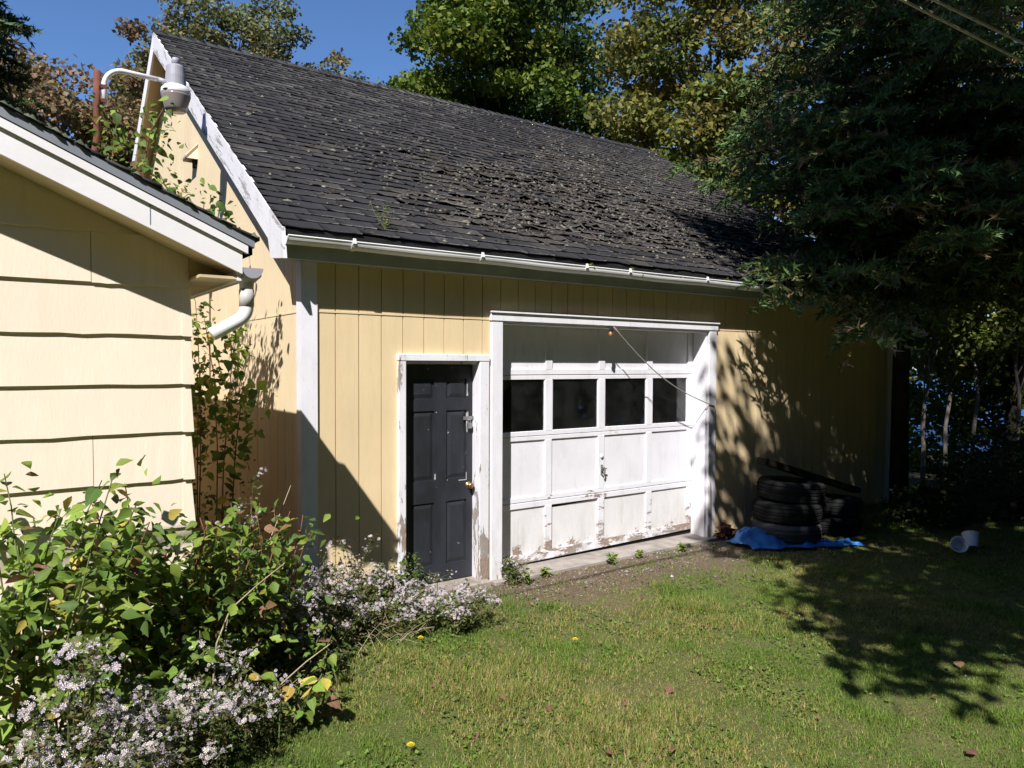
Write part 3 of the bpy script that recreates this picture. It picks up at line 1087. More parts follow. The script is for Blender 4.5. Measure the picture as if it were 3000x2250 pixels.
for bz in (4.15, 4.27):
    MB().box(PX + .03, PX + .075, PY - .045, PY + .03, bz, bz + .03).build('bracket', M['rust'], lamp)
MB().tube([(PX + .48, PY - .02, 4.445), (LX - .05, PY - .02, 4.425)], .024, .030, 12).build('arm_socket', M['lamp_grey'], lamp, smooth=True)
MB().lathe([(.088, 4.415), (.086, 4.50), (.078, 4.585), (.062, 4.60), (.0, 4.603)], (LX, PY - .02, 0), 28).build('ballast_housing', M['lamp_grey'], lamp, smooth=False)
MB().lathe([(.034, 4.60), (.034, 4.655), (.028, 4.668), (.0, 4.67)], (LX, PY - .02, 0), 18).build('photocell', M['lamp_grey'], lamp, smooth=True)
MB().lathe([(.118, 4.335), (.126, 4.352), (.122, 4.385), (.098, 4.412), (.088, 4.414)], (LX, PY - .02, 0), 28).build('reflector_ring', M['lamp_white'], lamp, smooth=True)
MB().lathe([(.0, 4.188), (.082, 4.190), (.094, 4.215), (.108, 4.262), (.124, 4.322), (.126, 4.334)], (LX, PY - .02, 0), 28).build('lens', M['lens'], lamp, smooth=True)

# ------------------------------------------------------------------ cord with bulb under the header, overhead cables
lc = thing('light_cord', 'thin grey cord and small orange bulb hanging across the overhead door', 'cord', (3.05, -.02, 2.26))
pts = []
A, B = Vector((3.09, -.03, 2.29)), Vector((4.60, -.035, 1.46))
for i in range(17):
    t = i / 16
    q = A.lerp(B, t)
    q.z -= .16 * math.sin(math.pi * t) * (1 - .3 * t)
    q.y -= .02 * math.sin(math.pi * t)
    pts.append(q)
MB().tube(pts, .0055, n=6).build('cord', M['cord'], lc, smooth=True)
MB().tube([(4.60, -.035, 1.46), (4.625, -.034, 1.40), (4.632, -.032, 1.2), (4.636, -.032, .8)], .004, n=6).build('cord_tail', M['cord'], lc)
MB().lathe([(.0, .03), (.018, .028), (.020, -.02), (.014, -.03)], (3.06, -.03, 2.262), 12).build('socket', M['rubber'], lc, smooth=True)
MB().lathe([(.010, .03), (.022, .008), (.018, -.014), (.0, -.022)], (3.05, -.032, 2.212), 12).build('bulb', m_plain('amber_bulb', (.40, .15, .05), .15, .6, .1, 4, bump=0), lc, smooth=True)
for nm, a, b, lab in (('overhead_cable', (-7.0, -3.0, 3.871), (22.0, -3.0, 4.703), 'lower of the two taut overhead cables crossing the spruce'),
                      ('overhead_cable', (-7.0, -3.0, 3.741), (22.0, -3.0, 5.235), 'upper of the two taut overhead cables crossing the spruce')):
    a, b = Vector(a), Vector(b)
    pts = [a.lerp(b, i / 12) for i in range(13)]
    tag(MB().tube(pts, .009, n=8).build(nm, M['cable'], None, smooth=True), lab, 'cable', 'cables over the yard')

#VEGETATION#
# ------------------------------------------------------------------ vegetation helpers
def unit(a):
    return a / np.maximum(1e-9, np.linalg.norm(a, axis=-1, keepdims=True))


def leaf_mesh(P, L, C, up=.5, width=.42, fold=.18, droop=.2, r=rng, axis=None):
    """N pointed leaves of two folded halves each: vertices, triangles, colours"""
    n = len(P)
    a = unit(r.normal(size=(n, 3)) * np.array([1, 1, .55]) + np.array([0, 0, -droop])) if axis is None else axis
    nn = unit(r.normal(size=(n, 3)) * (1 - up) + np.array([0, 0, up]))
    b = unit(np.cross(a, nn))
    nn = np.cross(b, a)
    L = L[:, None]
    w = width * L * (.8 + .4 * r.random((n, 1)))
    rows = ((.16, .55), (.40, 1.0), (.70, .62))
    tipd = nn * L * droop
    pts = [P]
    for t, f in rows:
        pts.append(P + a * L * t + b * w * f + nn * L * fold * f * .6 - tipd * t * t)
    pts.append(P + a * L - tipd)
    for t, f in reversed(rows):
        pts.append(P + a * L * t - b * w * f + nn * L * fold * f * .6 - tipd * t * t)
    pts.append(P + a * L * .45 - tipd * .2)
    V = np.stack(pts, 1).reshape(-1, 3)
    i = np.arange(n)[:, None] * 9
    F = np.concatenate([i + np.array([[j, (j + 1) % 8, 8]]) for j in range(8)], 0)
    return V, F, np.repeat(C, 9, 0)


def leaf_mesh4(P, L, C, up=.5, width=.42, droop=.2, r=rng):
    """cheaper leaf: two triangles folded along the rib"""
    n = len(P)
    a = unit(r.normal(size=(n, 3)) * np.array([1, 1, .6]) + np.array([0, 0, -droop]))
    nn = unit(r.normal(size=(n, 3)) * (1 - up) + np.array([0, 0, up]))
    b = unit(np.cross(a, nn))
    nn = np.cross(b, a)
    L = L[:, None]
    w = width * L * (.8 + .4 * r.random((n, 1)))
    V = np.stack([P, P + a * L * .45 + b * w + nn * L * .1, P + a * L, P + a * L * .45 - b * w + nn * L * .1], 1).reshape(-1, 3)
    i = np.arange(n)[:, None] * 4
    F = np.concatenate([i + np.array([[0, 1, 2]]), i + np.array([[0, 2, 3]])], 0)
    return V, F, np.repeat(C, 4, 0)


def pick(palette, n, r=rng):
    cs = np.array([p[0] for p in palette], float)
    w = np.array([p[1] for p in palette], float)
    return cs[r.choice(len(cs), n, p=w / w.sum())]


def inside_garage(P):
    y = P[:, 1]
    zt = np.where(y < YR, ZE + SL * (y - YE), ZR - SL * (y - YR)) + .12
    return (P[:, 0] > XO - .3) & (P[:, 0] < XR + .15) & (y > -.42) & (y < YB + .2) & (P[:, 2] < zt)


def broad_tree(name, label, loc, crown, rad, nclump, per, leaf, palette, seed, trunk_r=.16, bark='bark', clump=.75, flat=.6,
               shell=.55, lean=(0, 0), group=None, limbs=16, up=.45, fork=None):
    """trunk, limbs and a crown of leaf clumps; crown = centre, rad = radii"""
    r = np.random.default_rng(seed)
    root = thing(name, label, 'tree', loc, group)
    loc = np.array(loc, float)
    crown = np.array(crown, float)
    rad = np.array(rad, float)
    # clump centres, denser towards the outside, with lobes
    d = unit(r.normal(size=(nclump, 3)))
    lob = .78 + .35 * vnoise(d[:, 0] * 2 + seed, d[:, 1] * 2 + d[:, 2] * 1.7, 1.3)
    q = r.random(nclump) ** (1 - shell) if shell < 1 else np.ones(nclump)
    q = .25 + .75 * q
    cc = crown + d * rad * (q * lob)[:, None]
    # trunk
    top = crown + np.array([0, 0, rad[2] * .55])
    k = MB()
    n = 9
    tp = [loc + (top - loc) * (i / n) + np.array([math.sin(i * 1.3 + seed) * .12, math.cos(i * 1.7 + seed) * .12, 0]) * (i / n) for i in range(n + 1)]
    k.tube(tp, trunk_r, trunk_r * .25, 9)
    k.build('trunk', M[bark], root, smooth=True)
    lb = MB()
    for i in r.permutation(nclump)[:limbs]:
        e = cc[i]
        t = lim((e[2] - loc[2]) / (top[2] - loc[2]) * .75 - .12, .12, .9)
        j = t * n
        s = tp[int(j)] + (tp[min(n, int(j) + 1)] - tp[int(j)]) * (j - int(j))
        m1 = s + (e - s) * .5 + np.array([0, 0, .12 * np.linalg.norm(e - s)])
        pts = [s, s + (m1 - s) * .55, m1, m1 + (e - m1) * .55, e]
        lb.tube(pts, trunk_r * (.5 - .25 * t), trunk_r * .06, 6)
    lb.build('limbs', M[bark], root, smooth=True)
    n = nclump * per
    ci = np.repeat(np.arange(nclump), per)
    off = unit(r.normal(size=(n, 3))) * (r.random((n, 1)) ** .45)
    cs = clump * r.uniform(.6, 1.25, nclump)
    P = cc[ci] + off * cs[ci][:, None] * np.array([1, 1, flat])
    tone = r.uniform(.75, 1.2, nclump)
    base = pick(palette, nclump, r)
    C = base[ci] * .55 + pick(palette, n, r) * .45
    C = C * (tone[ci] * r.uniform(.75, 1.25, n))[:, None]
    keep = ~inside_garage(P)
    P, C = P[keep], C[keep]
    L = leaf * r.uniform(.65, 1.3, len(P))
    V, F, C = leaf_mesh4(P, L, C, up=up, r=r)
    bulk('crown', V, F, M['leafcol'], root, C)
    return root


def conifer(name, label, loc, height, radius, z0, seed, nbranch=110, dens=1.0, tone=1.0, trunk_r=.17, needle=.055, top_r=.10, clip=False, group=None, droop=.22, pw=.8, extra=()):
    r = np.random.default_rng(seed)
    root = thing(name, label, 'tree', loc, group)
    loc = np.array(loc, float)
    MB().tube([loc, loc + np.array([.03, .02, height * .5]), loc + np.array([0, 0, height])], trunk_r, .02, 10).build('trunk', M['bark'], root, smooth=True)
    br = MB()
    PV, PA, PC, PL = [], [], [], []
    for b in range(nbranch + len(extra)):
        t = min(1, (b + r.random()) / nbranch)
        z = z0 + (height - z0 - .15) * t
        R = (top_r + (radius - top_r) * (1 - t) ** pw) * r.uniform(.72, 1.12)
        ang = b * 2.39996 + r.normal() * .3
        if b >= nbranch:
            z, R, ang = extra[b - nbranch]
        dh = np.array([math.cos(ang), math.sin(ang), 0])
        s = loc + np.array([0, 0, z])
        m = 8
        dr = droop * r.uniform(.6, 1.5)
        ts = np.linspace(0, 1, m)
        pts = s + dh * (R * ts)[:, None] + np.array([0, 0, 1]) * (R * (.12 * ts - dr * ts ** 1.6 + .10 * np.clip(ts - .7, 0, 1)))[:, None]
        if clip and inside_garage(pts).any():
            kf = int(np.argmax(inside_garage(pts)))
            if kf < 2:
                continue
            pts = pts[:kf]
            R = R * (kf - 1) / (m - 1)
            m = kf
        br.tube(pts, .006 + .012 * R, .003, 5, cap=False)
        ntw = max(4, int(R * 15 * dens))
        side = np.cross(dh, [0, 0, 1])
        for w in range(ntw):
            u = .12 + .88 * (w + r.random()) / ntw
            j = u * (m - 1)
            i0 = min(m - 2, int(j))
            o = pts[i0] + (pts[i0 + 1] - pts[i0]) * (j - i0)
            tl = (.30 + .34 * R * (1 - u) * .8) * r.uniform(.6, 1.2)
            sg = 1 if w % 2 else -1
            td = unit(dh * r.uniform(.45, .95) + side * sg * r.uniform(.5, 1.0) + np.array([0, 0, r.normal() * .22 - .12]))
            nn_ = max(6, int(tl * 62 * dens))
            uu = np.sort(r.random(nn_))
            p = o + td * (tl * uu)[:, None] + np.array([0, 0, -1]) * (.22 * tl * uu ** 2)[:, None]
            ax = unit(td * .75 + r.normal(size=(nn_, 3)) * .55)
            PV.append(p); PA.append(ax)
            c0 = np.array([.046, .078, .024]) if r.random() < .66 else (np.array([.075, .085, .030]) if r.random() < .75 else np.array([.13, .09, .05]))
            tipb = (.8 + .5 * u)
            PC.append(np.tile(c0 * r.uniform(.7, 1.3) * tipb * tone, (nn_, 1)))
            PL.append(needle * r.uniform(.7, 1.4, nn_))
    br.build('branches', M['bark'], root)
    P = np.concatenate(PV); A = np.concatenate(PA); C = np.concatenate(PC); L = np.concatenate(PL)[:, None]
    if clip:
        k = ~inside_garage(P)
        P, A, C, L = P[k], A[k], C[k], L[k]
    n = len(P)
    S = unit(np.cross(A, r.normal(size=(n, 3))))
    W = L * .15
    V = np.stack([P - S * W, P + S * W, P + A * L * 1.0], 1).reshape(-1, 3)
    F = np.arange(n * 3).reshape(-1, 3)
    bulk('crown', V, F, M['needle'], root, np.repeat(C, 3, 0))
    return root


GREEN = [((.085, .14, .018), 4), ((.135, .185, .022), 4), ((.21, .235, .03), 2), ((.33, .23, .04), .4)]
OLIVE = [((.14, .155, .03), 4), ((.20, .185, .045), 3), ((.25, .17, .05), .9), ((.09, .12, .022), 4), ((.32, .20, .04), .4)]
RUST = [((.23, .15, .075), 4), ((.28, .17, .10), 2.5), ((.17, .14, .05), 4), ((.13, .15, .05), 3), ((.34, .22, .10), 1)]
TAN = [((.20, .17, .06), 4), ((.14, .16, .055), 4), ((.26, .18, .08), 2), ((.11, .15, .06), 2)]
DARKG = [((.045, .085, .02), 4), ((.075, .12, .025), 3), ((.11, .15, .03), 1.5)]

# trees behind, left to right
conifer('spruce_tree', 'dark blue green spruce at the left edge behind the house roof', (-2.55, 10.6, 0), 12.5, 2.2, 1.2, 3, 170, 1.3, 1.1, needle=.12)
broad_tree('maple_tree', 'rust and tan autumn tree low behind the house roof', (-.4, 22, 0), (-.2, 22, 7.4), (3.5, 3, 4.4), 180, 200, .17, RUST, 21, clump=.8)
broad_tree('maple_tree', 'small pinkish rust autumn tree beside the garage roof peak', (2.5, 23, 0), (2.5, 23, 8.8), (2.2, 2.2, 4.7), 120, 190, .17, RUST, 22, clump=.75)
broad_tree('poplar_tree', 'tall loose olive and tan poplar rising behind the roof ridge', (5.6, 24.5, 0), (5.4, 24.5, 12.2), (3.2, 2.8, 5.4), 150, 170, .16, TAN, 23, clump=.75)
broad_tree('poplar_tree', 'small sparse tan tree just right of the tall poplar', (8.3, 23.5, 0), (8.9, 23.5, 12.3), (1.9, 1.5, 2.6), 44, 90, .16, TAN, 24, clump=.6, trunk_r=.1)
broad_tree('maple_tree', 'dense green maple with a few yellow leaves behind the ridge', (10.0, 13.2, 0), (10.2, 13.0, 10.2), (3.3, 3.0, 5.4), 125, 380, .15, GREEN, 25, clump=.95, flat=.38, trunk_r=.22, limbs=26)
broad_tree('maple_tree', 'lower green maple whose leaves touch the roof ridge', (8.8, 14.2, 0), (8.4, 14.0, 7.8), (2.2, 2.2, 3.0), 60, 300, .15, GREEN, 26, clump=.8, flat=.4)
broad_tree('maple_tree', 'dark green maple with bare trunks showing against the sky', (12.2, 12.6, 0), (12.3, 12.4, 9.6), (2.6, 2.6, 5.6), 60, 240, .15, DARKG, 27, clump=.8, trunk_r=.2, limbs=24)
broad_tree('oak_tree', 'golden olive autumn oak behind the right end of the roof', (12.6, 6.6, -.2), (12.3, 6.4, 8.3), (2.9, 2.6, 4.6), 105, 300, .13, OLIVE, 28, clump=.8, flat=.45, limbs=24)
broad_tree('oak_tree', 'small olive tree low beside the right end of the roof', (10.6, 5.6, -.1), (10.7, 5.4, 5.2), (1.5, 1.5, 2.2), 55, 150, .12, OLIVE, 29, clump=.55, trunk_r=.09)
broad_tree('maple_tree', 'dark green tree standing behind the spruce at the right', (16.5, 6.2, -.5), (16.4, 6.0, 9.0), (3.4, 3.2, 6.5), 60, 170, .17, OLIVE, 30, clump=.95)
broad_tree('maple_tree', 'dark green tree behind the overhead cables at upper right', (15.6, 1.2, -.5), (15.6, 1.0, 8.4), (3.2, 3.2, 5.0), 55, 170, .17, DARKG, 31, clump=.9)
# slender trees seen past the corner of the garage
for i, (x, y, h, lab) in enumerate(((12.6, 1.55, 5.2, 'slender pale trunked sapling nearest the garage corner'), (13.5, 1.55, 5.6, 'leaning pale sapling, second of the row beyond the garage'),
                                    (14.2, 1.35, 6.0, 'pale sapling, third of the row beyond the garage'), (14.9, .85, 5.4, 'pale sapling standing last at the right beyond the garage'))):
    broad_tree('sapling', lab, (x, y, ground_z(x, y) - .05), (x + .2, y, 3.4 + .2 * i), (1.3, 1.2, 1.7), 34, 120, .11, [((.14, .19, .035), 4), ((.20, .20, .05), 2), ((.09, .13, .03), 2)], 40 + i,
               trunk_r=.045, bark='bark_pale', clump=.5, group='saplings beyond the garage corner', limbs=8)
broad_tree('leaning_tree', 'dark forked tree leaning out beside the garage corner', (10.3, .9, -.1), (11.3, 1.2, 4.4), (1.7, 1.3, 1.5), 40, 130, .12, OLIVE, 47, trunk_r=.11, clump=.5)
for i, (x, y, h, w, lab) in enumerate(((16.2, 2.6, 2.6, 1.9, 'sunlit green thicket just past the garage corner'), (17.6, .8, 2.6, 1.9, 'sunlit thicket between the pale saplings'), (20.5, -.2, 2.0, 2.4, 'green thicket behind the saplings at the right edge'), (17.0, -2.5, 2.6, 2.2, 'shaded thicket at the far right of the yard'))):
    broad_tree('thicket', lab, (x, y, ground_z(x, y) - .1), (x, y, h * .55 + float(ground_z(x, y)) + .4), (w, w, h * .8), 75, 170, .12, [((.17, .22, .03), 4), ((.10, .14, .025), 3), ((.24, .22, .05), 1)], 60 + i, trunk_r=.06, clump=.6, limbs=10)
# far shore
r = np.random.default_rng(77)
n = 26000
yy = r.uniform(-120, 260, n)
xx = 150 + r.normal(0, 3, n)
hh = 9 + 6 * vnoise(yy, yy * 0, .12) + 3 * vnoise(yy, yy * 0, .6)
P = np.stack([xx, yy, -1.2 + hh * r.random(n) ** .8], 1)
V, F, C = leaf_mesh4(P, r.uniform(.9, 1.8, n), pick(DARKG + OLIVE, n, r), r=r)
fs_ = bulk('far_woods', V, F, M['leafcol'], None, C, kind='stuff')
fs_['label'] = 'dark wooded far shore across the lake'

# big spruce at the right end of the garage
conifer('spruce_tree', 'large dark spruce drooping over the right end of the garage roof', (8.0, -.34, 0), 11.5, 3.5, 2.6, 5, 165, 1.25, 1.7, trunk_r=.12, needle=.085, clip=True, droop=.26, pw=.8,
        extra=[(2.05 + 3.2 * ((i * .618) % 1), 2.3 + 1.5 * ((i * .381) % 1), math.radians(178 + 75 * ((i * .7548) % 1))) for i in range(60)])
# trees standing outside the picture, to the right of the viewpoint, that shade the lawn
broad_tree('shade_maple', 'broad leafy tree outside the picture shading the right lawn', (1.9, -6.1, 0), (1.9, -6.1, 8.6), (3.4, 3.4, 5.5), 190, 180, .15, DARKG, 90, clump=.62, trunk_r=.22)
conifer('shade_spruce', 'tall spruce outside the picture shading the big spruce', (3.4, -9.6, 0), 20.0, 3.0, 8.0, 91, 80, .6, 1.0, trunk_r=.25, needle=.16, pw=.5)

conifer('shade_spruce', 'unseen bushy spruce added right of the lawn to darken the garage wall', (7.3, -5.3, 0), 12.0, 2.4, 1.4, 92, 90, .6, 1.0, trunk_r=.16, needle=.16)  # added out of view to cut skylight and darken the right wall

# woods all round the yard behind the viewpoint (they close off the low sky and show in the window panes)
r = np.random.default_rng(78)
n = 60000
ang = r.uniform(math.radians(150), math.radians(372), n)          # from the left round the back to the right
rad_ = r.uniform(19, 25, n)
top_ = np.where(ang > math.radians(265), 16.0, 11.0) + 3.0 * vnoise(ang * 9, ang * 0, 1.0)
P = np.stack([2 + np.cos(ang) * rad_, -3 + np.sin(ang) * rad_, top_ * r.random(n) ** .8], 1)
V, F, C = leaf_mesh4(P, r.uniform(1.0, 1.8, n), pick(DARKG, n, r), r=r)
wb = bulk('yard_woods', V, F, M['leafcol'], None, C, kind='stuff')
wb['label'] = 'dark woods round the yard behind the viewpoint'

# ------------------------------------------------------------------ lawn
def in_lawn(x, y):
    return ((y < -.06) | (x > 8.6) | ((x < -.05) & (x > -.98))) & ~((x < -.97) & (y > -1.1))


def worn(x, y):
    nr = np.clip((y + 1.8) / 1.6, 0, 1) * np.clip((x - .9) / .8, 0, 1) * np.clip((6.3 - x) / 1.2, 0, 1)
    return np.clip(nr * 1.25 + (fnoise(x, y, 2.2) - .5) * 1.1, 0, 1) * (nr > 0)


r = np.random.default_rng(101)
n = 900000
x = np.where(r.random(n) < .62, r.uniform(-1.6, 4.6, n), r.uniform(-2.2, 10.0, n))
y = np.where(r.random(n) < .62, r.uniform(-4.6, -.1, n), r.uniform(-5.2, 1.0, n))
d = np.hypot(x - CAMP[0], y - CAMP[1])
keep = in_lawn(x, y) & (r.random(n) < np.clip(1.25 - d / 14, .25, 1))
pat = fnoise(x, y, 1.15)
tuft = vnoise(x, y, 7.0)
keep &= r.random(n) < np.clip(.45 + 1.1 * (tuft - .2), .5, 1) * (1 - .93 * worn(x, y))
keep &= ~((x > 7.2) & (r.random(n) < .55))
x, y, pat, tuft = x[keep], y[keep], pat[keep], tuft[keep]
n = len(x)
h = r.uniform(.010, .030, n) * (.6 + .8 * tuft) * (1 + .8 * np.clip((vnoise(x, y, 1.7) - .62) * 5, 0, 1))
z = ground_z(x, y) - .004
a = r.uniform(0, 6.283, n)
lean = np.abs(r.normal(.75, .45, n))
dirv = np.stack([np.cos(a), np.sin(a), np.zeros(n)], 1)
tip = np.stack([x, y, z], 1) + dirv * (h * lean)[:, None] + np.stack([np.zeros(n), np.zeros(n), h], 1)
sd = np.stack([-np.sin(a), np.cos(a), np.zeros(n)], 1) * (r.uniform(.0018, .0034, n))[:, None]
b0 = np.stack([x, y, z], 1)
V = np.stack([b0 - sd, b0 + sd, tip], 1).reshape(-1, 3)
gr = np.array([.15, .22, .033]); gd = np.array([.095, .165, .024]); gs = np.array([.36, .285, .12]); gy_ = np.array([.25, .24, .05])
t = r.random(n)
dry = np.clip((pat - .44) * 2.4, .03, .58)
C = np.where((t < dry * .62)[:, None], gs, np.where((t < dry)[:, None], gy_, np.where((r.random(n) < .5)[:, None], gr, gd)))
C = C * r.uniform(.75, 1.35, (n, 1))
lw = bulk('lawn_grass', V, np.arange(n * 3).reshape(-1, 3), M['grasscol'], None, np.repeat(C, 3, 0), kind='stuff')
lw['label'] = 'short patchy green and straw lawn'
# clover, plantain and other small broad weeds in the lawn
n = 60000
x = r.uniform(-2.0, 9.0, n); y = r.uniform(-5.0, -.1, n)
cl = fnoise(x, y, 2.6)
k = in_lawn(x, y) & (cl > .52) & (r.random(n) < (1 - .75 * worn(x, y)))
x, y = x[k], y[k]
n = len(x)
P = np.stack([x, y, ground_z(x, y) + r.uniform(.006, .035, n)], 1)
C = pick([((.12, .20, .03), 4), ((.17, .25, .045), 2), ((.08, .13, .03), 2)], n, r) * r.uniform(.75, 1.2, (n, 1))
V, F, C = leaf_mesh4(P, r.uniform(.010, .026, n), C, up=.75, width=.5, r=r)
cw = bulk('lawn_weeds', V, F, M['leafcol'], None, C, kind='stuff')
cw['label'] = 'clover and small broad weeds spread through the lawn'
# gravel and crumbs on the bare earth before the doors
n = 2600
x = r.uniform(1.3, 5.4, n); y = -.10 - np.abs(r.normal(0, .42, n))
k = (r.random(n) < .25 + worn(x, y)) & (y > -1.6)
x, y = x[k], y[k]
n = len(x)
s = r.uniform(.003, .010, n) * (1 + (r.random(n) > .97) * 1.4)
c = np.stack([x, y, ground_z(x, y) + s * .3], 1)
o6 = np.array([[1, 0, 0], [0, 1, 0], [-1, 0, 0], [0, -1, 0], [0, 0, .8], [0, 0, -.8]])
V = (c[:, None, :] + o6[None] * s[:, None, None] * r.uniform(.6, 1.3, (n, 6, 1))).reshape(-1, 3)
i = np.arange(n)[:, None] * 6
F = np.concatenate([i + np.array([[a_, b_, c_]]) for a_, b_, c_ in ((0, 1, 4), (1, 2, 4), (2, 3, 4), (3, 0, 4))], 0)
C = pick([((.24, .21, .19), 3), ((.16, .13, .11), 4), ((.42, .40, .38), .6)], n, r)
gv = bulk('gravel', V, F, m_leaf('stone_chips', 0.0, .9), None, np.repeat(C, 6, 0), kind='stuff')
gv['label'] = 'scattered gravel on bare earth before the overhead door'

# ------------------------------------------------------------------ leaves as objects for the large leaved plants
def leaf_template(name, mat, lobes=0, seed=0, curl=.25):
    rr = random.Random(seed)
    ts = [0, .08, .25, .45, .65, .83, 1.0]
    wd = [.0, .19, .31, .31, .22, .09, 0.0]
    V, F = [], []
    for t, w_ in zip(ts, wd):
        if lobes and t in (.45, .83):
            w_ *= 1.35
        if lobes and t == .65:
            w_ *= .72
        zz_ = -curl * t * t + .02 * math.sin(t * 9)
        V += [(-w_, t - (.05 if lobes and w_ > .3 else 0), zz_ + .25 * w_ + rr.gauss(0, .012)), (0, t, zz_), (w_, t - (.05 if lobes and w_ > .3 else 0), zz_ + .25 * w_ + rr.gauss(0, .012))]
    for i in range(len(ts) - 1):
        q = i * 3
        F += [(q, q + 1, q + 4, q + 3), (q + 1, q + 2, q + 5, q + 4)]
    me = bpy.data.meshes.new(name)
    me.from_pydata(V, [], F)
    me.polygons.foreach_set('use_smooth', [True] * len(F))
    me.materials.append(mat)
    me.update()
    return me


LT = {k: [leaf_template('leaf', M['leaf_' + k], lobes=l, seed=s, curl=.15 + .2 * s) for l, s in ((0, 0), (1, 1), (0, 2))] for k in ('green', 'light', 'dark', 'yellow', 'brown')}


def put_leaf(parent, p, d, size, kind, rr, tilt=.35):
    me = rr.choice(LT[kind])
    o = bpy.data.objects.new('leaf', me)
    y_ = Vector(d).normalized()
    up_ = Vector((rr.gauss(0, tilt), rr.gauss(0, tilt) - .25, 1)).normalized()
    x_ = y_.cross(up_).normalized()
    z_ = x_.cross(y_)
    m = Matrix((x_, y_, z_)).transposed().to_4x4() @ Matrix.Diagonal((size, size, size, 1))
    m.translation = Vector(p)
    col.objects.link(o)
    o.parent = parent
    o.matrix_basis = Matrix.Translation(-parent.location) @ m
    return o


def leafy_shrub(name, label, loc, height, spread, nst, nleaf, size, kinds, seed, stem='green_stem', lean=(0, 0), zmin=.25, group=None, cat='shrub', fill=0):
    rr = random.Random(seed)
    root = thing(name, label, cat, loc, group)
    base = Vector(loc)
    stems = []
    for s in range(nst):
        a = rr.uniform(0, 6.283)
        q = rr.random() ** .6
        h_ = height * rr.uniform(.62, 1.0)
        e = base + Vector((math.cos(a) * spread * q + lean[0], math.sin(a) * spread * q + lean[1], h_))
        b_ = base + Vector((rr.gauss(0, .08), rr.gauss(0, .08), 0))
        m_ = b_.lerp(e, .5) + Vector((rr.gauss(0, .06), rr.gauss(0, .06), .10 * height))
        pts = []
        for i in range(9):
            t = i / 8
            p = b_ * (1 - t) ** 2 + m_ * 2 * t * (1 - t) + e * t * t
            pts.append(p + Vector((rr.gauss(0, .006), rr.gauss(0, .006), 0)))
        MB().tube(pts, .007, .0025, 6).build('stem', M[stem], root, smooth=True)
        stems.append(pts)
    if fill:
        r_ = np.random.default_rng(seed + 500)
        si = r_.integers(0, nst, fill)
        tt = r_.uniform(.32, .97, fill) * 7.99
        PP = np.array([tuple(stems[a_][int(b_)].lerp(stems[a_][int(b_) + 1], b_ - int(b_))) for a_, b_ in zip(si, tt)])
        PP = PP + r_.normal(size=(fill, 3)) * np.array([.11, .11, .06])
        V_, F_, C_ = leaf_mesh(PP, size * r_.uniform(.45, 1.05, fill), pick([((.15, .235, .035), 4), ((.24, .32, .055), 3), ((.085, .145, .03), 3), ((.22, .13, .06), .4), ((.40, .32, .07), .3)], fill, r_) * r_.uniform(.7, 1.2, (fill, 1)), up=.55, width=.30, r=r_)
        bulk('small_leaves', V_, F_, M['leafcol'], root, C_, kind='stuff')
    names, ws = zip(*kinds)
    for i in range(nleaf):
        pts = stems[i % nst]
        t = zmin + (1 - zmin) * (((i // nst) + rr.random()) / max(1, nleaf // nst))
        t = min(t, .999)
        j = t * 8
        i0 = int(j)
        p = pts[i0].lerp(pts[i0 + 1], j - i0)
        a = i * 2.4 + rr.gauss(0, .5)
        d = Vector((math.cos(a), math.sin(a), rr.uniform(-.55, .15)))
        pet = p + d.normalized() * rr.uniform(.004, .03)
        put_leaf(root, pet, d, size * rr.uniform(.55, 1.2), rr.choices(names, ws)[0], rr)
    return root


G4 = (('green', 5), ('light', 5), ('dark', 2), ('yellow', .4), ('brown', .2))
leafy_shrub('broadleaf_shrub', 'large leaved green shrub at the left edge before the siding', (-1.72, -1.62, 0), 1.48, .46, 14, 280, .092, G4, 1, fill=850)
leafy_shrub('broadleaf_shrub', 'leafy shrub with yellow top leaves before the cream siding', (-1.22, -1.38, 0), 1.36, .40, 14, 280, .082, (('green', 4), ('light', 4), ('dark', 2), ('yellow', 1.6), ('brown', .5)), 2, stem='cane', fill=850)
leafy_shrub('broadleaf_shrub', 'green leafy shrub between the two cream plants at the house corner', (-.86, -1.22, 0), 1.20, .36, 13, 260, .076, G4, 3, stem='cane', fill=700)
leafy_shrub('bramble', 'red caned bramble with scattered leaves in front of the corner post', (-.56, -.82, 0), 1.10, .36, 12, 120, .074, (('green', 4), ('light', 3), ('dark', 3), ('brown', 1)), 4, stem='cane', fill=350)
leafy_shrub('broadleaf_shrub', 'low bush with bright leaves under the house corner', (-1.30, -1.56, 0), .80, .38, 10, 130, .085, (('green', 3), ('dark', 4), ('light', 2)), 5)
leafy_shrub('weed_plant', 'low weed with big yellowing leaves at the lawn edge', (-.58, -1.55, 0), .42, .26, 7, 42, .095, (('green', 2), ('light', 3), ('yellow', 1.4), ('brown', .7)), 6, zmin=.15, cat='weed')
leafy_shrub('weed_plant', 'leafy weed with green and brown leaves below the corner asters', (-.34, -1.22, 0), .40, .26, 7, 44, .075, (('green', 3), ('dark', 2), ('light', 2), ('brown', .6)), 7, zmin=.15, cat='weed')
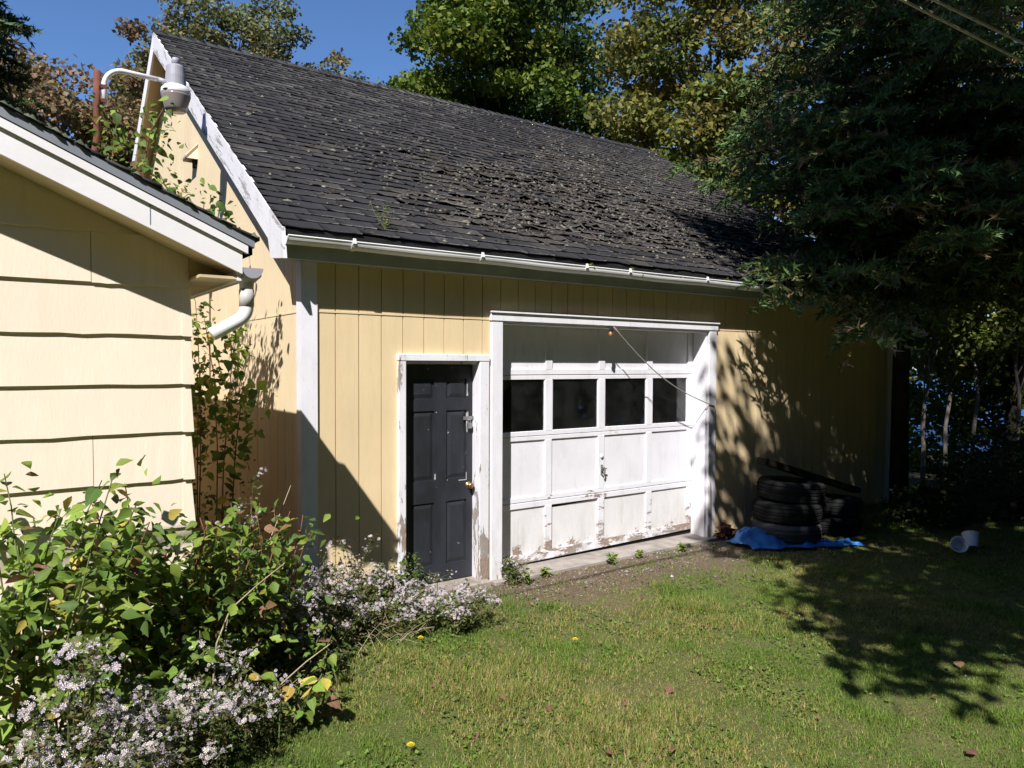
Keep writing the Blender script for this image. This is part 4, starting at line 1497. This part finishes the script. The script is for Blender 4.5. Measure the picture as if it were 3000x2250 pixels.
# climbing vine on the house corner, and the part that has grown up over its roof
def vine(name, label, loc, pts_list, nleaf, size, kinds, seed, spread=.10, fill=600):
    rr = random.Random(seed)
    root = thing(name, label, 'vine', loc)
    for pl in pts_list:
        MB().tube(pl, .006, .003, 6).build('stem', M['cane'], root)
    r_ = np.random.default_rng(seed + 900)
    PP = []
    for i in range(fill):
        pl = pts_list[i % len(pts_list)]
        j = rr.random() ** .7 * (len(pl) - 1.001)
        PP.append(tuple(Vector(pl[int(j)]).lerp(Vector(pl[int(j) + 1]), j - int(j))))
    PP = np.array(PP) + r_.normal(size=(fill, 3)) * spread * 1.1
    V_, F_, C_ = leaf_mesh(PP, size * r_.uniform(.35, .75, fill), pick([((.15, .22, .035), 4), ((.24, .30, .055), 3), ((.085, .14, .03), 3), ((.26, .17, .06), .5)], fill, r_) * r_.uniform(.7, 1.2, (fill, 1)), up=.3, width=.30, r=r_)
    bulk('small_leaves', V_, F_, M['leafcol'], root, C_, kind='stuff')
    names, ws = zip(*kinds)
    for i in range(nleaf):
        pl = pts_list[i % len(pts_list)]
        j = rr.random() ** .7 * (len(pl) - 1.001)
        i0 = int(j)
        p = Vector(pl[i0]).lerp(Vector(pl[i0 + 1]), j - i0) + Vector((rr.gauss(0, spread), rr.gauss(0, spread), rr.gauss(0, spread * .8)))
        d = Vector((rr.gauss(0, 1) + .3, rr.gauss(0, 1) - .4, -.9 + rr.gauss(0, .5)))
        put_leaf(root, p, d, size * rr.uniform(.6, 1.25), rr.choices(names, ws)[0], rr, .8)
    return root


vine('climbing_vine', 'climbing vine growing up the gap between house and garage', (-.42, .9, 0),
     [[(-.50, 1.2, 0), (-.45, 1.3, 1.1), (-.42, 1.45, 1.7), (-.40, 1.6, 2.15), (-.40, 1.7, 2.48)],
      [(-.42, .8, 0), (-.40, .72, 1.1), (-.38, .62, 1.6), (-.36, .6, 1.95), (-.36, .7, 2.2)],
      [(-.42, .5, .3), (-.38, .45, 1.2), (-.36, .40, 1.5), (-.34, .34, 1.78)],
      [(-.40, 1.0, 0), (-.38, 1.0, 1.2), (-.38, 1.1, 1.8), (-.40, 1.35, 2.3)],
      [(-.44, 1.5, .4), (-.42, 1.55, 1.3), (-.40, 1.5, 1.9)]], 250, .090, (('green', 3), ('light', 4), ('dark', 3), ('yellow', .8)), 8, .075)
vine('roof_vine', 'leafy vine grown above the house roof in front of the gable', (-1.0, .6, 2.5),
     [[(-.78, .5, 2.45), (-.90, .55, 2.9), (-.98, .6, 3.3), (-.92, .65, 3.62), (-.82, .7, 3.82)],
      [(-.80, .6, 2.5), (-1.05, .7, 3.0), (-1.16, .8, 3.35), (-1.12, .9, 3.6), (-1.2, .9, 3.75)],
      [(-.76, .2, 2.5), (-.80, .2, 2.85), (-.86, .25, 3.1), (-.92, .3, 3.25)],
      [(-.74, .1, 2.5), (-.72, .1, 2.75), (-.68, .1, 2.92), (-.66, .12, 3.04)],
      [(-.78, .4, 2.5), (-.95, .45, 2.95), (-1.0, .5, 3.2)]], 250, .080, (('green', 3), ('light', 3), ('dark', 3), ('yellow', .9), ('brown', .3)), 9, .085)

# ------------------------------------------------------------------ asters
def aster(label, loc, height, spread, nst, heads, seed, leafc=((.10, .15, .04), (.17, .19, .06), (.08, .12, .03), (.20, .16, .07)), size=.0112, lean=(0, 0), leaves=95, lilac=.65):
    rr = random.Random(seed)
    r_ = np.random.default_rng(seed)
    root = thing('aster', label, 'flowers', loc, 'wild asters along the walls')
    base = Vector(loc)
    sm = MB()
    LP, FP, FN = [], [], []
    for s in range(nst):
        a = rr.uniform(0, 6.283)
        q = rr.random() ** .55
        e = base + Vector((math.cos(a) * spread * 1.2 * q + lean[0], math.sin(a) * spread * 1.2 * q + lean[1], height * rr.uniform(.45, 1.08)))
        b_ = base + Vector((rr.gauss(0, .05), rr.gauss(0, .05), 0))
        m_ = b_.lerp(e, .45) + Vector((0, 0, height * .22))
        P_ = [b_ * (1 - t) ** 2 + m_ * 2 * t * (1 - t) + e * t * t for t in np.linspace(0, 1, 7)]
        sm.tube(P_, .0035, .0015, 5)
        for i in range(leaves):
            t = rr.random() ** .8
            j = t * 5.99
            p = P_[int(j)].lerp(P_[int(j) + 1], j - int(j))
            LP.append(p + Vector((rr.gauss(0, .03), rr.gauss(0, .03), rr.gauss(0, .02))))
        for b in range(3):                                     # side sprays that carry the heads
            t = rr.uniform(.6, 1.0)
            j = min(t * 6, 5.99)
            p = P_[int(j)].lerp(P_[int(j) + 1], j - int(j))
            e2 = p + Vector((rr.gauss(0, .07), rr.gauss(0, .07), rr.uniform(.0, .07)))
            sm.tube([p, e2], .0018, .001, 4)
            for i in range(max(1, int(heads * 1.3) // (nst * 3))):
                f = p.lerp(e2, rr.uniform(.55, 1.1)) + Vector((rr.gauss(0, .019), rr.gauss(0, .019), rr.gauss(.004, .013)))
                FP.append(f)
                FN.append(Vector((rr.gauss(0, .6), rr.gauss(0, .6) - .35, .8)).normalized())
    sm.build('stems', M['green_stem'], root)
    LP = np.array(LP)
    nl = len(LP)
    cs = np.array(leafc)[r_.integers(0, len(leafc), nl)] * r_.uniform(.6, 1.2, (nl, 1))
    V, F, C = leaf_mesh4(LP, r_.uniform(.012, .045, nl), cs, up=.4, width=.22, r=r_)
    bulk('leaves', V, F, M['leafcol'], root, C, kind='stuff')
    V, F, C = [], [], []
    for f, nrm in zip(FP, FN):
        u_ = nrm.orthogonal().normalized()
        w_ = nrm.cross(u_)
        s_ = size * rr.uniform(.7, 1.25)
        tone = np.array([.63, .59, .76]) * rr.uniform(.75, 1.1) if rr.random() < lilac else np.array([.74, .72, .80]) * rr.uniform(.8, 1.05)
        b = len(V)
        V.append(f + nrm * s_ * .12)
        C.append(np.array([.55, .40, .10]) if rr.random() < .6 else np.array([.30, .18, .10]))
        npet = 7
        ph = rr.random()
        for k_ in range(npet):
            a = 6.283 * (k_ + ph) / npet
            for da, rad_ in ((-.26, .85), (.26, .85)):
                V.append(f + (u_ * math.cos(a + da) + w_ * math.sin(a + da)) * s_ * rad_ * rr.uniform(.85, 1.2) + nrm * s_ * rr.uniform(0, .3))
                C.append(tone)
            F.append((b, b + 1 + 2 * k_, b + 2 + 2 * k_))
    bulk('flower_heads', np.array([tuple(v) for v in V]), np.array(F), M['petal'], root, np.array(C), kind='stuff')
    return root


AS = [
    ('tall white aster at the left edge, highest of the lower left clump', (-1.62, -2.06, 0), .88, .16, 11, 330, {}),
    ('white aster cut by the left edge of the picture', (-1.77, -2.18, 0), .66, .16, 9, 240, {}),
    ('white aster in the lower left, right of the edge clump', (-1.52, -2.16, 0), .56, .20, 11, 320, {}),
    ('white aster in the bottom left corner', (-1.66, -2.34, 0), .50, .18, 11, 300, {}),
    ('white aster at the bottom below the leafy shrub', (-1.30, -2.00, 0), .52, .20, 13, 340, {}),
    ('dense white aster in the middle of the flower bed', (-1.08, -1.84, 0), .50, .20, 13, 340, {}),
    ('small white aster low in the bed near the lawn', (-.78, -1.62, 0), .28, .16, 7, 70, {}),
    ('white aster under the red canes', (-.92, -1.44, 0), .52, .14, 6, 60, {}),
    ('lilac aster massed at the foot of the corner post', (-.20, -.70, 0), .60, .22, 18, 620, {}),
    ('lilac aster left of the corner post under the bramble', (-.40, -.95, 0), .50, .18, 12, 320, {}),
    ('lilac aster sprawling below the siding beside the post', (.06, -.66, 0), .42, .22, 16, 460, {}),
    ('tall lanky aster with dark leaves against the siding', (.30, -.20, 0), .66, .17, 9, 120, dict(leaves=60, leafc=((.08, .11, .035), (.12, .12, .05), (.16, .12, .06)))),
    ('lilac aster at the left foot of the entry door', (.52, -.32, 0), .38, .14, 10, 220, {}),
    ('low lilac aster patch on the lawn before the entry door', (.58, -.70, 0), .28, .20, 16, 480, dict(lilac=.8)),
    ('low lilac aster patch reaching furthest right on the lawn', (.86, -.86, 0), .26, .22, 16, 460, dict(lilac=.8)),
    ('single thin aster standing before the dark door', (1.03, -.14, 0), .34, .04, 3, 26, dict(leaves=7)),
    ('tiny aster beside the foot of the overhead door', (1.80, -.16, 0), .20, .10, 6, 30, {}),
    ('pale aster in the shade of the gap behind the shrubs', (-.74, -.95, 0), 1.22, .14, 7, 130, {}),
]
for i, (lab, loc, h_, sp, ns_, hd_, kw) in enumerate(AS):
    aster(lab, loc, h_, sp, ns_, hd_, 200 + i, **kw)

# green undergrowth below the asters and shrubs
r = np.random.default_rng(303)
n = 30000
x = r.uniform(-2.2, .9, n); y = r.uniform(-2.6, -.05, n)
edge = np.interp(x, [-2.2, -1.05, -.72, -.46, -.28, .25, .75, 1.2], [-2.3, -1.75, -1.55, -1.28, -.98, -.84, -.70, -.3]) + .22 * (fnoise(x, y, 2.5) - .5)
k = (y > edge) & in_lawn(x, y) & (r.random(n) < .4 + vnoise(x, y, 3.5))
x, y = x[k], y[k]
n = len(x)
hmax = np.clip((y - edge[k]) * .9, .03, .36) * (.35 + 1.0 * vnoise(x, y, 3.4))
P = np.stack([x, y, hmax * r.random(n) ** .7], 1)
C = pick([((.08, .13, .03), 5), ((.13, .18, .04), 3), ((.18, .17, .06), 1.2), ((.20, .10, .05), .5)], n, r) * r.uniform(.6, 1.2, (n, 1))
V, F, C = leaf_mesh4(P, r.uniform(.012, .045, n) * (1 + .8 * (r.random(n) > .93)), C, up=.5, width=.36, r=r)
ug = bulk('undergrowth', V, F, M['leafcol'], None, C, kind='stuff')
ug['label'] = 'low tangled green undergrowth below the asters'
# dry stalks and straw at the bed edge
k = MB()
rr = random.Random(9)
for i in range(340):
    x_ = rr.uniform(-1.5, .6)
    e_ = float(np.interp(x_, [-2.2, -1.05, -.72, -.46, -.28, .25, .75, 1.2], [-2.3, -1.75, -1.55, -1.28, -.98, -.84, -.70, -.3]))
    y_ = e_ + rr.uniform(-.05, .5)
    if y_ > -.15:
        continue
    a_ = rr.uniform(0, 6.283)
    l_ = rr.uniform(.06, .26)
    p0 = Vector((x_, y_, .01))
    p1 = p0 + Vector((math.cos(a_) * l_, math.sin(a_) * l_, l_ * rr.uniform(.1, .9)))
    k.tube([p0, p0.lerp(p1, .5) + Vector((0, 0, .02)), p1], .0022, .001, 4, cap=False)
o_ = k.build('dry_straw', M['straw_stem'], None)
o_['kind'] = 'stuff'
o_['label'] = 'dry straw and stalks along the edge of the flower bed'
# bare dead canes leaning out of the bed
for i, (p0, p1, lab) in enumerate((((-.96, -1.50, .35), (-.80, -1.34, .98), 'pale dead cane leaning upright among the shrubs'), ((-1.05, -1.62, .62), (-.62, -1.50, .86), 'long pale dead cane lying across the bed'),
                                   ((-.72, -.98, .45), (-.30, -.62, 1.12), 'thin dead cane pointing at the corner post'), ((-.55, -1.30, .70), (-.86, -1.20, .40), 'reddish broken cane in the middle of the bed'),
                                   ((-.78, -1.6, .20), (-.42, -1.62, .42), 'short dry cane above the low weeds'))):
    a, b = Vector(p0), Vector(p1)
    base_ = Vector((a.x + .05, a.y + .05, 0))
    tag(MB().tube([base_.lerp(a, .35), base_.lerp(a, .8).lerp(b, .12), a.lerp(b, .3), a.lerp(b, .62) + Vector((.01, 0, .015)), b], .005, .0025, 6).build('dead_cane', M['straw_stem'] if i != 3 else M['cane'], None), lab, 'cane', 'dead canes in the flower bed')

# weed on the roof and the seedlings in the gutter
def sprig(name, label, loc, h_, n_, seed, kinds=(('light', 2), ('yellow', 1)), size=.03, cat='weed'):
    rr = random.Random(seed)
    root = thing(name, label, cat, loc)
    for s in range(n_):
        e = Vector(loc) + Vector((rr.gauss(0, h_ * .18), rr.gauss(0, h_ * .15), h_ * rr.uniform(.6, 1)))
        MB().tube([Vector(loc), Vector(loc).lerp(e, .5) + Vector((rr.gauss(0, .01), 0, .01)), e], .003, .0015, 5).build('stem', M['green_stem'], root)
        for i in range(7):
            t = .2 + .8 * i / 7
            p = Vector(loc).lerp(e, t)
            put_leaf(root, p, (rr.gauss(0, 1), rr.gauss(0, 1), .4), size * rr.uniform(.6, 1.2), rr.choices([q[0] for q in kinds], [q[1] for q in kinds])[0], rr)
    return root


sprig('roof_weed', 'yellow green weed growing from the roof above the gutter', (.62, -.10, zroof(-.10) + .012), .26, 5, 3)
for i, (gx_, lab) in enumerate(((2.62, 'small seedling in the gutter left of the others'), (3.15, 'reddish seedling in the gutter above the header'), (4.55, 'seedling in the gutter over the right trim'), (4.9, 'bright seedling in the gutter near the spruce'), (5.6, 'last seedling in the gutter by the spruce'))):
    sprig('gutter_seedling', lab, (gx_, -.235, 2.775), .10, 3, 30 + i, (('light', 2), ('green', 1), ('brown', .6)), .03)
lv_r = np.random.default_rng(5)
n = 420
x = lv_r.uniform(2.3, 8.3, n)
P = np.stack([x, lv_r.normal(-.235, .018, n), 2.772 + lv_r.random(n) * .03], 1)
C = pick([((.20, .15, .05), 3), ((.14, .18, .05), 2), ((.28, .12, .05), 1)], n, lv_r)
V, F, C = leaf_mesh4(P, lv_r.uniform(.02, .045, n), C, r=lv_r)
bulk('gutter_litter', V, F, M['leafcol'], None, C, kind='stuff')['label'] = 'old leaves lying in the garage gutter'

# ------------------------------------------------------------------ things by the right wall
TPROF = [(.185, -.070), (.200, -.088), (.250, -.098), (.295, -.092), (.312, -.078), (.318, -.060), (.310, -.055), (.310, -.047), (.321, -.044), (.323, -.020), (.313, -.016), (.313, -.006), (.324, -.003),
         (.324, .003), (.313, .006), (.313, .016), (.323, .020), (.321, .044), (.310, .047), (.310, .055), (.318, .060), (.312, .078), (.295, .092), (.250, .098), (.200, .088), (.185, .070), (.178, .055), (.255, .05), (.268, 0), (.255, -.05), (.178, -.055)]


def tyre(label, c, axis=None, mat='rubber', sc=1.0):
    root = thing('tyre', label, 'tyre', (c[0], c[1], max(0, c[2] - .1)), 'old tyres by the garage wall')
    MB().lathe([(a * sc, b * sc) for a, b in TPROF], c, 40, axis, closed=True).build('tread_and_sidewalls', M[mat], root, smooth=False)
    return root


tyre('dusty grey bottom tyre of the stack beside the tarp', (5.19, -.55, .108), None, 'rubber_grey', 1.12)
tyre('middle tyre of the stack beside the tarp', (5.23, -.53, .325), (.02, 0, 1), 'rubber', 1.12)
tyre('topmost tyre of the stack beside the tarp', (5.33, -.51, .540), (.05, -.03, 1), 'rubber', 1.12)
tyre('bottom tyre of the lower stack near the corner', (6.05, -.56, .10))
tyre('top tyre of the lower stack near the corner', (6.08, -.56, .30), (.05, .02, 1))
bm = thing('timber_beam', 'dark timber lying slanted across the tyre stacks', 'timber', (5.4, -.6, .7))
A, B = Vector((4.92, -.42, .88)), Vector((6.45, -.62, .44))
dd = (B - A).normalized()
s_ = dd.cross(Vector((0, 0, 1))).normalized() * .07
u_ = s_.cross(dd).normalized() * .035
MB().hexa([A - s_ - u_, B - s_ - u_, B + s_ - u_, A + s_ - u_, A - s_ + u_, B - s_ + u_, B + s_ + u_, A + s_ + u_]).build('beam', M['dark_wood'], bm, bevel=.006)
# crumpled tarp
r = np.random.default_rng(8)
nu, nv = 60, 26
U, Vv = np.meshgrid(np.linspace(0, 1, nu), np.linspace(0, 1, nv), indexing='ij')
cx = 4.50 + U * 1.15 + .03 * np.sin(Vv * 9)
cy = -.44 - .68 * U + (Vv - .5) * (.42 - .30 * U) + .03 * np.sin(U * 23)
hump = .125 * np.exp(-((U - .14) / .11) ** 2 - ((Vv - .5) / .33) ** 2) + .045 * np.exp(-((U - .45) / .2) ** 2 - ((Vv - .5) / .3) ** 2) + .02 * (1 - U)
ridge = np.abs(fnoise(U * 12, Vv * 5, 1.0) - .5) * .26 + np.abs(vnoise(U * 30 + Vv * 8, Vv * 10 - U * 9, 1.0) - .5) * .11
cz = .012 + (hump + ridge * (.45 + 3 * hump)) * np.clip(np.minimum(Vv, 1 - Vv) * 5, .12, 1) * np.clip(np.minimum(U + .05, 1.02 - U) * 9, .1, 1)
idx = np.arange(nu * nv).reshape(nu, nv)
F = np.stack([idx[:-1, :-1], idx[1:, :-1], idx[1:, 1:], idx[:-1, 1:]], -1).reshape(-1, 4)
tp_ = bulk('tarp', np.stack([cx, cy, cz], -1), F, M['tarp'], smooth=False)
tag(tp_, 'crumpled bright blue tarp on the ground beside the tyres', 'tarp')
sd_ = tp_.modifiers.new('thick', 'SOLIDIFY')
sd_.thickness = .004
# two white pots tipped over
for i, (c, ax, lab) in enumerate((((6.20, -1.86, .075), (-.75, -.55, .32), 'white pot tipped toward the lawn, left of the pair'), ((6.47, -1.88, .082), (.45, .35, .8), 'white pot lying against the other, right of the pair'))):
    tag(MB().lathe([(a_ * .84, b_ * .84) for a_, b_ in ((.0, -.085), (.062, -.085), (.092, .085), (.099, .087), (.099, .10), (.089, .10), (.058, -.072), (.0, -.074))], c, 26, ax).build('plant_pot', M['pot'], None, smooth=False), lab, 'pot', 'tipped white pots')
# dark brush heap and shaded plants at the right
def weeds_heap(label, loc, rad, n_, palette, leafs, seed, name='bush'):
    r_ = np.random.default_rng(seed)
    root = thing(name, label, 'bush', loc)
    d_ = unit(r_.normal(size=(n_, 3)) * np.array([1, 1, 1]))
    d_[:, 2] = np.abs(d_[:, 2])
    q_ = (.35 + .65 * r_.random((n_, 1)) ** .5) * (.7 + .6 * vnoise(d_[:, 0] * 3 + seed, d_[:, 1] * 3 + d_[:, 2] * 2, 1.0))[:, None]
    P_ = np.array(loc) + d_ * q_ * np.array(rad)
    V_, F_, C_ = leaf_mesh4(P_, r_.uniform(.5, 1.4, n_) * leafs, pick(palette, n_, r_) * r_.uniform(.6, 1.2, (n_, 1)), up=.45, width=.34, r=r_)
    k_ = MB()
    rr_ = random.Random(seed)
    for i_ in range(26):
        e_ = P_[rr_.randrange(n_)]
        b_ = np.array(loc) + np.array([rr_.gauss(0, rad[0] * .3), rr_.gauss(0, rad[1] * .3), 0])
        k_.tube([b_, (b_ + e_) / 2 + np.array([0, 0, .08]), e_], .006, .002, 5, cap=False)
    k_.build('stems', M['bark'], root)
    bulk('leaves', V_, F_, M['leafcol'], root, C_, kind='stuff')
    return root


weeds_heap('dark brush heap with an orange fern at the right of the wall', (9.0, -1.5, 0), (.95, .8, .72), 3600, [((.05, .07, .025), 5), ((.09, .07, .04), 2), ((.26, .12, .03), .5)], .07, 1, 'brush_heap')
weeds_heap('shaded low bush at the right edge behind the pots', (8.6, -2.75, 0), (.8, .6, .62), 2600, [((.05, .08, .025), 5), ((.10, .13, .03), 2)], .06, 2)
weeds_heap('dark bush between the wheel and the brush heap', (7.6, -.95, 0), (.7, .45, .5), 2400, [((.05, .08, .025), 5), ((.08, .10, .03), 2)], .06, 3)
weeds_heap('shaded bush beyond the garage corner', (10.6, -.6, -.1), (1.2, 1.0, 1.1), 3800, [((.05, .08, .025), 5), ((.10, .13, .03), 2)], .08, 4)
weeds_heap('dark bush far right under the trees', (11.5, -2.6, -.15), (1.6, 1.2, 1.3), 4200, [((.05, .08, .025), 5), ((.10, .13, .03), 2)], .09, 6)
weeds_heap('brown fern beside the right trim and the tarp', (4.72, -.12, 0), (.13, .08, .17), 260, [((.16, .06, .04), 4), ((.22, .10, .05), 2)], .05, 5, 'dead_fern')
# weeds along the apron
for i, (x_, y_, h_) in enumerate(((1.92, -.22, .16), (2.18, -.14, .10), (2.95, -.20, .14), (3.35, -.15, .09), (3.9, -.22, .08))):
    sprig('apron_weed', ['leafy weed at the left end of the concrete apron', 'second small weed along the apron', 'tallest weed at the middle of the apron', 'small weed right of the apron middle', 'last tiny weed along the apron'][i], (x_, y_, -.01), h_, 5, 50 + i, (('light', 2), ('green', 2), ('brown', .5)), .05)
# dandelions
for i, (x_, y_, lab) in enumerate(((.49, -.92, 'yellow dandelion at the edge of the aster bed'), (1.35, -1.54, 'yellow dandelion alone in the middle of the lawn'), (-.22, -2.16, 'yellow dandelion nearest the bottom of the picture'))):
    z_ = float(ground_z(x_, y_))
    rt_ = thing('dandelion', lab, 'flower', (x_, y_, z_), 'dandelions in the lawn')
    MB().tube([(x_, y_, z_), (x_ + .004, y_, z_ + .05)], .0025, n=6).build('stalk', M['green_stem'], rt_)
    k = MB()
    for ring, rad_, zz_ in ((14, .020, .002), (11, .014, .007), (7, .007, .010)):
        for j in range(ring):
            a_ = 6.283 * j / ring + ring
            c_ = Vector((x_ + .004, y_, z_ + .05 + zz_))
            p_ = c_ + Vector((math.cos(a_) * rad_, math.sin(a_) * rad_, .004))
            w_ = Vector((-math.sin(a_), math.cos(a_), 0)) * .003
            k.add([c_, p_ - w_, p_ + w_], [(0, 1, 2)])
    k.build('flower_head', M['dandelion'] if 'dandelion' in M else M.setdefault('dandelion', m_plain('dandelion_yellow', (.80, .58, .02), .6, .2, .1, 20, bump=0)), rt_)
# fallen leaves
FL = [(1.37, -2.40, 1.5), (.47, -1.98, 1.2), (.61, -2.19, 1.3), (.13, -2.21, .9), (3.21, -3.17, 1.8), (3.56, -2.79, 1.3), (2.04, -3.76, 1.5), (2.52, -3.36, .8), (2.32, -1.82, .9), (2.58, -1.46, .9),
      (1.73, -3.10, .8), (5.54, -2.22, 1.2), (5.64, -1.83, 1.6), (5.65, -1.27, 1.4), (.42, -2.59, .9), (.55, -2.74, .9), (.80, -2.93, 1.4), (1.22, -2.91, .8), (.85, -1.35, .9), (1.47, -1.66, .8), (1.84, -1.35, .8), (2.73, -.72, .9),
      (3.1, -1.2, .8), (4.2, -1.6, .9), (4.4, -2.5, 1.0), (2.9, -2.4, .7), (1.0, -2.4, .7), (.2, -1.6, .7), (3.6, -1.9, .8), (2.1, -2.7, .7), (4.9, -1.3, 1.0), (6.6, -2.4, 1.1), (3.4, -.5, .8), (4.1, -.45, .9), (1.6, -.7, .7), (6.1, -2.9, 1.2)]
rr = random.Random(71)
for i, (x_, y_, s_) in enumerate(FL):
    me = rr.choice(LT['brown'])
    o_ = bpy.data.objects.new('fallen_leaf', me)
    col.objects.link(o_)
    k_ = .042 * s_
    o_.scale = (k_ * 1.25, k_, k_)
    o_.rotation_euler = (rr.gauss(0, .25), rr.gauss(0, .25), rr.uniform(0, 6.28))
    o_.location = (x_, y_, float(ground_z(x_, y_)) + .034)
    own = {0: 'tan fallen leaf alone in the middle of the sunlit lawn', 4: 'largest brown fallen leaf, at the edge of the shade', 5: 'fallen leaf in deep shade just above the largest one',
           6: 'brown fallen leaf near the bottom right corner', 12: 'pale fallen leaf in shade in front of the white pots', 16: 'brown fallen leaf at the bottom edge of the lawn'}
    tag(o_, own.get(i, 'small dry brown fallen leaf scattered on the lawn'), 'leaf', 'fallen leaves on the lawn')
